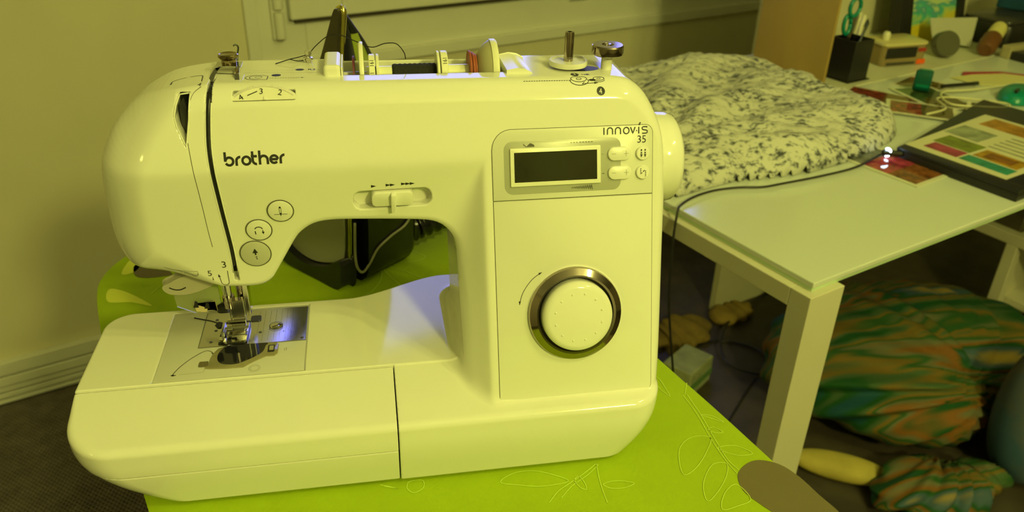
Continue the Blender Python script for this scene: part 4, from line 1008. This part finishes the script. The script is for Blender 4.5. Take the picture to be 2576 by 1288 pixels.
def pen(name,base,tip,r,m,label,capm=None):
    o=empty(name,base,0,label,'pen','pens and markers on the desk');d=Vector(tip)-Vector(base)
    V=[];F=[];tube_into(V,F,[Vector((0,0,0)),d*.85],r,12);obj('barrel',pydata(V,F),m,o);autosm(o.children[0])
    V=[];F=[];tube_into(V,F,[d*.85,d*.97,d],[r*1.12,r*1.12,r*.6],12);obj('pen_cap',pydata(V,F),capm or m,o);return o
pen('pen',W(1.383,.655,DZ+.004),W(1.475,.70,.070),.0048,WP,'thick white pen leaning right in the black pen cup')
pen('pen',W(1.375,.650,DZ+.004),W(1.435,.66,.068),.0028,mat('dark_pen',(.03,.04,.03),.3),'thin dark pen just right of the scissors in the black cup')
pen('pen',W(1.395,.675,DZ+.004),W(1.520,.72,.052),.0026,mat('pale_pen',(.45,.43,.20),.4),'thin pale pen leaning far right in the black cup',mat('dark_pen'))
pen('marker',W(1.415,.680,DZ+.004),W(1.432,.665,.040),.0036,mat('beige_marker',(.5,.42,.2),.4),'short beige marker standing low in the black cup')
# ---- clear tub with black label
cb_=empty('storage_tub',W(1.615,.70,DZ),TH-.25,'clear plastic tub with black label and orange tag right of the pen cup','tub')
CLR=mat('clear_tub',(.55,.42,.22),.15,trans=.5,ior=1.2)
prism('tub',rrect(-.062,.062,-.040,.040,.014),lambda a,b,h:(a,b,h),0,.046,CLR,cb_,.002)
prism('lid',rrect(-.064,.064,-.042,.042,.015),lambda a,b,h:(a,b,h),.0462,.052,mat('tub_lid',(.62,.56,.28),.3),cb_,.002)
box('label_band',-.055,.030,-.0418,-.0404,.018,.042,BF,cb_);box('orange_tag',.036,.060,-.0418,-.0402,.001,.012,mat('orange_tag',(.85,.12,.01),.5),cb_);box('red_tag',.034,.056,-.0418,-.0402,.030,.038,mat('red_tag',(.35,.03,.02),.5),cb_)
box('dark_content',-.05,.03,-.0415,-.0404,.002,.008,mat('dark_content',(.05,.05,.04),.5),cb_)
lathe('tub_knob',[(0,0),(.008,0),(.009,.012),(.006,.018),(0,.018)],(-.03,.0,.052),(0,0,1),WP,cb_,16)
tag(lathe('white_bottle',[(0,0),(.011,0),(.011,.075),(.006,.082),(.006,.095),(0,.095)],W(1.60,.80,DZ),(0,0,1),WP,None,20),'small white bottle between the pen cup and black picture frame','bottle')
# ---- picture leaning in a black frame
fr_=empty('framed_painting',W(1.885,.775,DZ),TH-.12,'teal and yellow painting in a deep black frame at the back','painting')
def lean(a,b,h): return (a,h*.97+b*.20,b*.98)
for q in ([(-.125,0),(-.085,0),(-.085,.30),(-.125,.30)],[(.083,0),(.105,0),(.105,.30),(.083,.30)]): prism('frame_side',q,lean,-.010,.025,BF,fr_)
prism('frame_top',[(-.085,.28),(.083,.28),(.083,.30),(-.085,.30)],lean,-.01,.025,BF,fr_)
PT=bpy.data.materials.new('teal_yellow_painting');PT.use_nodes=True;nt=PT.node_tree;b=nt.nodes['Principled BSDF'];b.inputs['Roughness'].default_value=.4
tc=nt.nodes.new('ShaderNodeTexCoord');n=nt.nodes.new('ShaderNodeTexNoise');n.inputs['Scale'].default_value=22;n.inputs['Distortion'].default_value=1.2
mp=nt.nodes.new('ShaderNodeMapping');mp.inputs['Scale'].default_value=(.4,1,1);nt.links.new(tc.outputs['Object'],mp.inputs[0]);nt.links.new(mp.outputs[0],n.inputs['Vector'])
sx=nt.nodes.new('ShaderNodeSeparateXYZ');nt.links.new(tc.outputs['Object'],sx.inputs[0])
ma=nt.nodes.new('ShaderNodeMath');ma.operation='MULTIPLY_ADD';ma.inputs[1].default_value=5.5;nt.links.new(sx.outputs['Z'],ma.inputs[0]);nt.links.new(n.outputs[0],ma.inputs[2])
cr=nt.nodes.new('ShaderNodeValToRGB');cr.color_ramp.elements[0].position=.62;cr.color_ramp.elements[0].color=(.62,.50,.03,1);cr.color_ramp.elements[1].position=.86;cr.color_ramp.elements[1].color=(.05,.42,.33,1)
for pos,c in ((.72,(.50,.55,.12,1)),(.95,(.10,.30,.36,1)),(1.0,(.45,.60,.30,1))): e=cr.color_ramp.elements.new(pos);e.color=c
nt.links.new(ma.outputs[0],cr.inputs[0]);nt.links.new(cr.outputs[0],b.inputs['Base Color'])
prism('canvas',[(-.085,.0),(.083,.0),(.083,.28),(-.085,.28)],lean,.0,.006,PT,fr_)
# ---- clutter at the back right
def wobj_sheet(name,pts,z0,z1,m,label,cat): o=wquad(name,pts,z0,z1,m,None);return tag(o,label,cat)
gs=prism('paper_sheet',[(-.085,.0),(.03,-.020),(.085,.045),(-.07,.052)],lambda a,b,h:(a,b*.75+h,b*.9),0,.0015,mat('grey_sheet',(.50,.50,.42),.5),None);gs.location=W(1.88,.700,DZ+.022);gs.rotation_euler=(0,0,TH-.2);tag(gs,'crumpled grey white sheet leaning in front of the painting','paper')
tr_=empty('tape_roll',W(1.765,.665,DZ+.030),TH,'glossy roll of tape standing on edge beside the grey sheet','tape')
lathe('tape',[(.017,-.012),(.030,-.012),(.031,-.010),(.031,.010),(.030,.012),(.017,.012)],(0,0,0),(-.45,-.9,.35),mat('dark_tape',(.10,.10,.07),.08),tr_,36)
lathe('tape_core',[(.014,-.0115),(.0172,-.0115),(.0172,.0115),(.014,.0115)],(0,0,0),(-.45,-.9,.35),mat('core_card',(.03,.03,.06),.15),tr_,32)
pot=empty('brown_jar',W(1.90,.63,DZ+.030),TH,'small brown jar lying on its side with a cream cap','jar')
lathe('jar_body',[(0,-.045),(.016,-.045),(.022,-.035),(.022,.012),(0,.014)],(0,0,0),(.80,.25,.30),mat('brown_jar',(.14,.055,.02),.35),pot,28)
lathe('jar_cap',[(0,.016),(.019,.016),(.019,.055),(.017,.066),(0,.070)],(0,0,0),(.80,.25,.30),mat('cream_cap',(.70,.64,.26),.4),pot,28)
dv=empty('black_case',W(2.10,.70,DZ),TH,'black case lying at the back right behind the cream cap','case')
prism('case_body',rrect(-.12,.16,-.07,.08,.02),lambda a,b,h:(a,b,h),0,.055,BF,dv,.008);prism('case_lid',rrect(-.11,.15,-.06,.07,.02),lambda a,b,h:(a,b,h),.0555,.062,mat('case_lid',(.03,.03,.03),.3),dv,.003)
bb_=box('blue_box',-.05,.09,-.04,.05,0,.075,mat('blue_box',(.01,.07,.15),.5,noise=.3,nscale=30),None,.003);bb_.location=W(2.20,.73,DZ+.063);bb_.rotation_euler=(0,0,TH+.2);tag(bb_,'dark blue box resting on the black case','box')
for i,(a,b) in enumerate((((2.05,.92),(2.13,.90)),((2.30,.90),(2.42,.88)))):
    pass
wr=tag(tube('thin_wire',[W(2.03,.86,DZ+.004),W(2.04,.862,DZ+.16),W(2.06,.875,DZ+.30),W(2.10,.885,DZ+.5)],.0022,CB,None,8,5),'thin black wire rising behind the black case','wire')
pd_=empty('stacked_slab',W(1.93,.52,DZ),TH-.12,'thick black slab with a grey top edge at the right frame edge','slab')
box('slab_body',-.045,.30,-.10,.045,.0,.020,BF,pd_,.003);box('slab_top_strip',-.048,.30,.045,.070,.0,.030,mat('grey_strip',(.40,.36,.22),.5),pd_,.002)
wp=empty('torn_leaflet',W(1.675,.485,DZ+.001),TH-.32,'white leaflet with torn magenta edge lying in front of the black slab','leaflet')
prism('leaflet',[(-.085,.030),(-.055,-.030),(.075,-.045),(.110,.0),(.060,.035),(-.020,.040)],lambda a,b,h:(a,b,h+.02*max(0,b+.03)),0,.0015,mat('leaflet_white',(.72,.68,.34),.5),wp)
prism('magenta_edge',[(-.045,.041),(-.030,.060),(.060,.048),(.115,.010),(.110,.0),(.060,.035),(-.020,.040)],lambda a,b,h:(a,b,h+.02*max(0,b+.03)),.0,.002,mat('magenta_print',(.38,.03,.07),.5),wp)
td_=empty('tape_dispenser',W(1.455,.515,DZ+.007),TH+.5,'small teal tape dispenser standing on the photos in the middle of the desk','dispenser')
prism('dispenser_body',catmull([(-.022,.004),(.020,.0),(.030,.010),(.026,.030),(.004,.040),(-.020,.038),(-.026,.020)],4),lambda a,b,h:(a,h,b),-.014,.014,TEAL,td_,.004,smooth=True)
prism('dispenser_side',catmull([(-.026,.004),(-.014,.002),(-.012,.036),(-.024,.040)],3),lambda a,b,h:(a,h,b),-.0165,.0165,mat('dark_teal',(.0,.09,.07),.35),td_,.003,smooth=True)
lathe('dispenser_wheel',[(0,-.006),(.010,-.006),(.010,.006),(0,.006)],(.026,0,.012),(0,1,0),TEAL,td_,20)
tag(pen('pen',W(1.505,.500,DZ+.008),W(1.60,.475,DZ+.008),.0040,BF,'black pen lying beside the teal tape dispenser',mat('dark_pen')),None)
ms=empty('computer_mouse',W(1.595,.385,DZ+.001),TH+.3,'teal computer mouse at the right frame edge','mouse')
def dome(name,rx,ry,rz,m,parent,nu=28,nv=12):
    V=[];F=[]
    for j in range(nv+1):
        t=math.pi/2*j/nv
        for k in range(nu):
            a=2*math.pi*k/nu;V.append((rx*math.cos(a)*math.cos(t)**.5,ry*math.sin(a)*math.cos(t)**.5,rz*math.sin(t)))
    for j in range(nv):
        for k in range(nu): F.append((j*nu+k,j*nu+(k+1)%nu,(j+1)*nu+(k+1)%nu,(j+1)*nu+k))
    F.append(tuple(range(nu))[::-1]);return obj(name,pydata(V,F),m,parent,smooth=True)
dome('mouse_shell',.062,.038,.024,TEAL,ms);box('mouse_wheel',-.045,-.028,-.003,.003,.018,.028,DARK,ms,.002)
# ================================================================= IRON standing on its heel
ir=empty('steam_iron',(-.03,.345,BT),0,'black and grey steam iron standing upright on its heel behind the sewing machine','iron')
e1=Vector((.66,-.751,0));nn=Vector((-.751,-.66,0));up=Vector((.058,.02,1)).normalized()
O=Vector((-.037,.296,BT+.0030))-Vector(ir.location)
def ip(a,b,d): return tuple(O+e1*a+up*b-nn*d)      # a across, b up, d depth behind the soleplate
sole=[(.0,.010),(-.02,.0075),(-.055,.004),(-.088,.012),(-.102,.035),(-.105,.065),(-.088,.105),(-.067,.15),(-.048,.195),(-.030,.235),(-.017,.265),(-.009,.284),(-.005,.288),(-.001,.283),(-.004,.245),(-.003,.20),(.0,.15),(.002,.09),(.002,.04)]
SP=mat('iron_soleplate',(.15,.135,.10),.30,.85,noise=.25,nscale=14)
GY_=mat('iron_grey',(.30,.30,.26),.4);IB=mat('iron_black',(.010,.010,.014),.22)
inner=[(a*.99-.0005,max(b,.026+.5*abs(a+.05)**1.3*3)) for a,b in sole]
prism('soleplate',catmull(sole,4),ip,.0,.006,SP,ir,0)
V=[];F=[];tube_into(V,F,[ip(a,b,.0062) for a,b in catmull(sole,4)]+[ip(*sole[0],.0062)],.0030,8);obj('chrome_rim',pydata(V,F),mat('brass_rim',(.75,.66,.22),.15,1),ir,smooth=True)
def loft(name,levels,m,d0=.006,n=20,label=None):
    """levels: (height, centre across, half width, depth)"""
    V=[];F=[]
    for (b,ac,hw,D) in levels:
        for k in range(n+1):
            t=math.pi*k/n;V.append(ip(ac+hw*math.copysign(abs(math.cos(t))**.7,math.cos(t)),b,d0+D*math.sin(t)**.7))
    L=len(levels);N=n+1
    for i in range(L-1):
        for k in range(n): a=i*N+k;F.append((a,a+1,a+1+N,a+N))
        F.append((i*N+n,i*N,i*N+N,i*N+N+n))
    F.append(tuple(range(N)));F.append(tuple(range((L-1)*N,L*N))[::-1])
    o=obj(name,pydata(V,F),m,ir,label);autosm(o,50);return o
LV_=lambda b:-(.005+(.287-b)*.44)
def lv(b,k,D): L_=LV_(b);return (b,L_*.5,-L_*.5*k,D)
loft('iron_body',[(.004,-.050,.050,.060)]+[lv(b,.95,D) for b,D in ((.06,.062),(.10,.052),(.15,.040),(.20,.030),(.235,.022),(.262,.012),(.280,.003))],IB)
loft('water_tank',[lv(b,.7,D) for b,D in ((.150,.060),(.19,.056),(.222,.044),(.245,.030),(.262,.018))],mat('green_tank',(.34,.42,.06),.12,trans=.25),.010)
hd=[ip(-.05,.045,.070),ip(-.045,.10,.078),ip(-.036,.15,.074),ip(-.025,.19,.066),ip(-.018,.222,.054),ip(-.012,.246,.038),ip(-.008,.268,.020),ip(-.004,.285,.005)]
V=[];F=[];q_=catmull(hd,5,False);tube_into(V,F,q_,[.010-.0065*i/(len(q_)-1) for i in range(len(q_))],12);obj('handle',pydata(V,F),IB,ir,smooth=True)
prism('heel_rest',catmull([(.002,.0),(-.030,-.0005),(-.065,-.0005),(-.090,.002),(-.102,.018),(-.106,.040),(-.100,.038),(-.082,.019),(-.052,.012),(-.020,.020),(.003,.034),(.006,.015)],4),ip,-.010,.008,IB,ir,.004,smooth=True)
prism('grey_plate',catmull([(.001,.034),(-.020,.0215),(-.052,.0135),(-.082,.0195),(-.099,.040),(-.102,.070),(-.085,.105),(-.064,.15),(-.050,.165),(-.004,.16),(.0015,.10)],4),ip,-.0015,.0,GY_,ir,0)
prism('side_housing',catmull([(-.02,.002),(.010,.004),(.014,.040),(.012,.090),(.004,.115),(-.03,.12)],4),ip,.022,.096,IB,ir,.008,smooth=True)
V=[];F=[];tube_into(V,F,catmull([ip(.011,.075,.006),ip(.011,.04,.006),ip(.011,.022,.009),ip(.012,.014,.016),ip(.014,.022,.024),ip(.0155,.036,.034),ip(.0155,.044,.054),ip(.0155,.050,.076),ip(.0155,.068,.086),ip(.014,.100,.088)],6,False),.0014,8);obj('grey_piping',pydata(V,F),mat('piping_grey',(.34,.34,.26),.5),ir,smooth=True)
lathe('steam_dial',[(0,0),(.016,0),(.014,.006),(0,.010)],ip(.0135,.080,.052),e1,IB,ir,28)
prism('steam_tag',rrect(-.108,-.070,.072,.080,.003),ip,-.0030,-.0016,mat('pale_tag',(.45,.42,.34),.4),ir)
# ribbed hose
hp=catmull([(.040,.370,.030),(.070,.385,.034),(.105,.415,.034),(.150,.450,.030),(.21,.50,.02)],14,False);V=[];F=[]
tube_into(V,F,[Vector((q[0],q[1],q[2]+BT)) for q in hp],[.0135 if (i//2)%2 else .0165 for i in range(len(hp))],16)
hs=obj('steam_hose',pydata([Vector(v)-Vector(ir.location) for v in V],F),IB,ir,'ribbed black steam hose');autosm(hs,50)
# ================================================================= UNDER THE DESK
FB=bpy.data.materials.new('leafy_fabric');FB.use_nodes=True;nt=FB.node_tree;b=nt.nodes['Principled BSDF'];b.inputs['Roughness'].default_value=.75;b.inputs['Specular IOR Level'].default_value=.25
tc=nt.nodes.new('ShaderNodeTexCoord');mp=nt.nodes.new('ShaderNodeMapping');mp.inputs['Rotation'].default_value=(0,.1,.42);mp.inputs['Scale'].default_value=(1.7,13,9)
n=nt.nodes.new('ShaderNodeTexNoise');n.inputs['Scale'].default_value=1;n.inputs['Detail'].default_value=1.5;n.inputs['Distortion'].default_value=.25
nt.links.new(tc.outputs['Object'],mp.inputs[0]);nt.links.new(mp.outputs[0],n.inputs['Vector'])
cr=nt.nodes.new('ShaderNodeValToRGB');cr.color_ramp.interpolation='EASE'
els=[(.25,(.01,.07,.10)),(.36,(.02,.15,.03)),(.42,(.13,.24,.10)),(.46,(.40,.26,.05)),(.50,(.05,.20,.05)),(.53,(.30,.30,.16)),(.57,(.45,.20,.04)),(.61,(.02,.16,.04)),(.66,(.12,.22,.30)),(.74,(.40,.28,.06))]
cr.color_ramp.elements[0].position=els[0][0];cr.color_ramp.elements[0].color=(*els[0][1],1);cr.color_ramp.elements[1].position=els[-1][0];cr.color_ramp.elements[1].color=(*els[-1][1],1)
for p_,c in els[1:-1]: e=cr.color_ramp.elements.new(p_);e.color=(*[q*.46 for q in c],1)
nt.links.new(n.outputs[0],cr.inputs[0]);nt.links.new(cr.outputs[0],b.inputs['Base Color'])
def blob(name,c,rx,ry,rz,m,knot=None,nf=26,amp=.016,parent=None,rot=0,zmin=None,seed=0):
    V=[];F=[];nu,nv=120,60;C=Vector(c)
    for j in range(nv+1):
        t=-math.pi/2+math.pi*j/nv
        for k in range(nu):
            a=2*math.pi*k/nu;s=lambda q,e:math.copysign(abs(q)**e,q)
            d=Vector((s(math.cos(t),.8)*math.cos(a)*rx,s(math.cos(t),.8)*math.sin(a)*ry,s(math.sin(t),.9)*rz))
            if knot is not None:
                kv=Vector(knot)-d;al=math.atan2(kv.y*.7+kv.z,kv.x);L=kv.length
                f=math.exp(-L/.45);ww=math.sin(al*nf+3*math.sin(al*5+seed))+.5*math.sin(al*nf*2.3+1)
                d=d*(1+amp*ww*(.35+f)/max(rx,.1))
                d+=kv.normalized()*(-.0)*f
                d-=d.normalized()*.07*math.exp(-(L/.10)**2)
            ca,sa=math.cos(rot),math.sin(rot);d=Vector((d.x*ca-d.y*sa,d.x*sa+d.y*ca,d.z));q=C+d
            if zmin is not None and q.z<zmin: q.z=zmin
            V.append(W(*q))
    for j in range(nv):
        for k in range(nu): F.append((j*nu+k,j*nu+(k+1)%nu,(j+1)*nu+(k+1)%nu,(j+1)*nu+k))
    return obj(name,pydata(V,F),m,parent,smooth=True)
pf=empty('beanbag',(0,0,0),0,'large beanbag in green orange and blue leaf fabric under the desk','beanbag')
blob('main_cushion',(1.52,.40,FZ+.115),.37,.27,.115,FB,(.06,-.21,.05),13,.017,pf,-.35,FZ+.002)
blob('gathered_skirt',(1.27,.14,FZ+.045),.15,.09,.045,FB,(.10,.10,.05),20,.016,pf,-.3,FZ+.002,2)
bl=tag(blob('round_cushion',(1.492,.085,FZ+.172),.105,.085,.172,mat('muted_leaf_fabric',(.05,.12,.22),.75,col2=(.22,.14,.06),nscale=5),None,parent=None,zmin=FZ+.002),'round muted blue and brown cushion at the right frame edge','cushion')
ys_=tag(blob('yellow_slipper',(1.150,.285,FZ+.025),.105,.035,.024,mat('pale_yellow_cloth',(.62,.52,.12),.8,noise=.3,nscale=12),None,rot=-.9,zmin=FZ+.002),'pale yellow slipper on the floor beside the desk leg','slipper')
sh=empty('low_shelf_unit',(0,0,0),0,'low white shelf unit at the far right under the desk','shelf')
wbox('side_upright',1.955,1.985,.43,.46,FZ,-.52,DW,sh,.002);wbox('side_upright',1.955,1.985,.05,.08,FZ,-.52,DW,sh,.002)
wbox('top_rail',1.955,1.985,.03,.62,-.52,-.49,DW,sh,.002);wbox('back_panel',1.99,2.30,.44,.455,FZ,-.50,DW,sh,.001);wbox('shelf_board',1.99,2.30,.05,.44,FZ+.10,FZ+.12,DW,sh,.001)
bg_=blob('black_bag',(2.13,.29,FZ+.200),.13,.10,.072,mat('black_bag',(.008,.008,.008),.4),None,parent=None);tag(bg_,'black bag lying on the low white shelf','bag')
pk=empty('paper_package',W(1.085,.70,FZ),TH+.3,'small green and white package on the floor behind the desk leg','package')
box('package_box',-.055,.055,-.04,.04,0,.075,mat('package_white',(.45,.50,.30),.6,noise=.3,nscale=25),pk,.004);box('package_band',-.0555,.0555,-.0405,.0405,.02,.04,mat('package_green',(.12,.25,.10),.6),pk)
for i,(x,y,r,lab) in enumerate(((1.20,.86,.06,'dull yellow rag on the dark floor near the wall'),(1.42,.86,.05,'smaller yellow rag further right on the dark floor'))):
    tag(blob('rag',(x,y,FZ+.015),r*1.5,r,.022,mat('yellow_rag',(.32,.22,.05),.9,noise=.4,nscale=20),(0,0,.2),14,.02,zmin=FZ+.001,seed=i),lab,'rag','rags on the floor')
tag(tube('floor_cable',[W(.85,.55,FZ+.004),W(1.0,.72,FZ+.004),W(1.25,.80,FZ+.004),W(1.35,.70,FZ+.004),W(1.28,.62,FZ+.004),W(1.22,.70,FZ+.02),W(1.35,.82,FZ+.02),W(1.6,.9,FZ+.004)],.003,CB,None,8,6),'black cable coiled on the dark floor under the desk','cable')
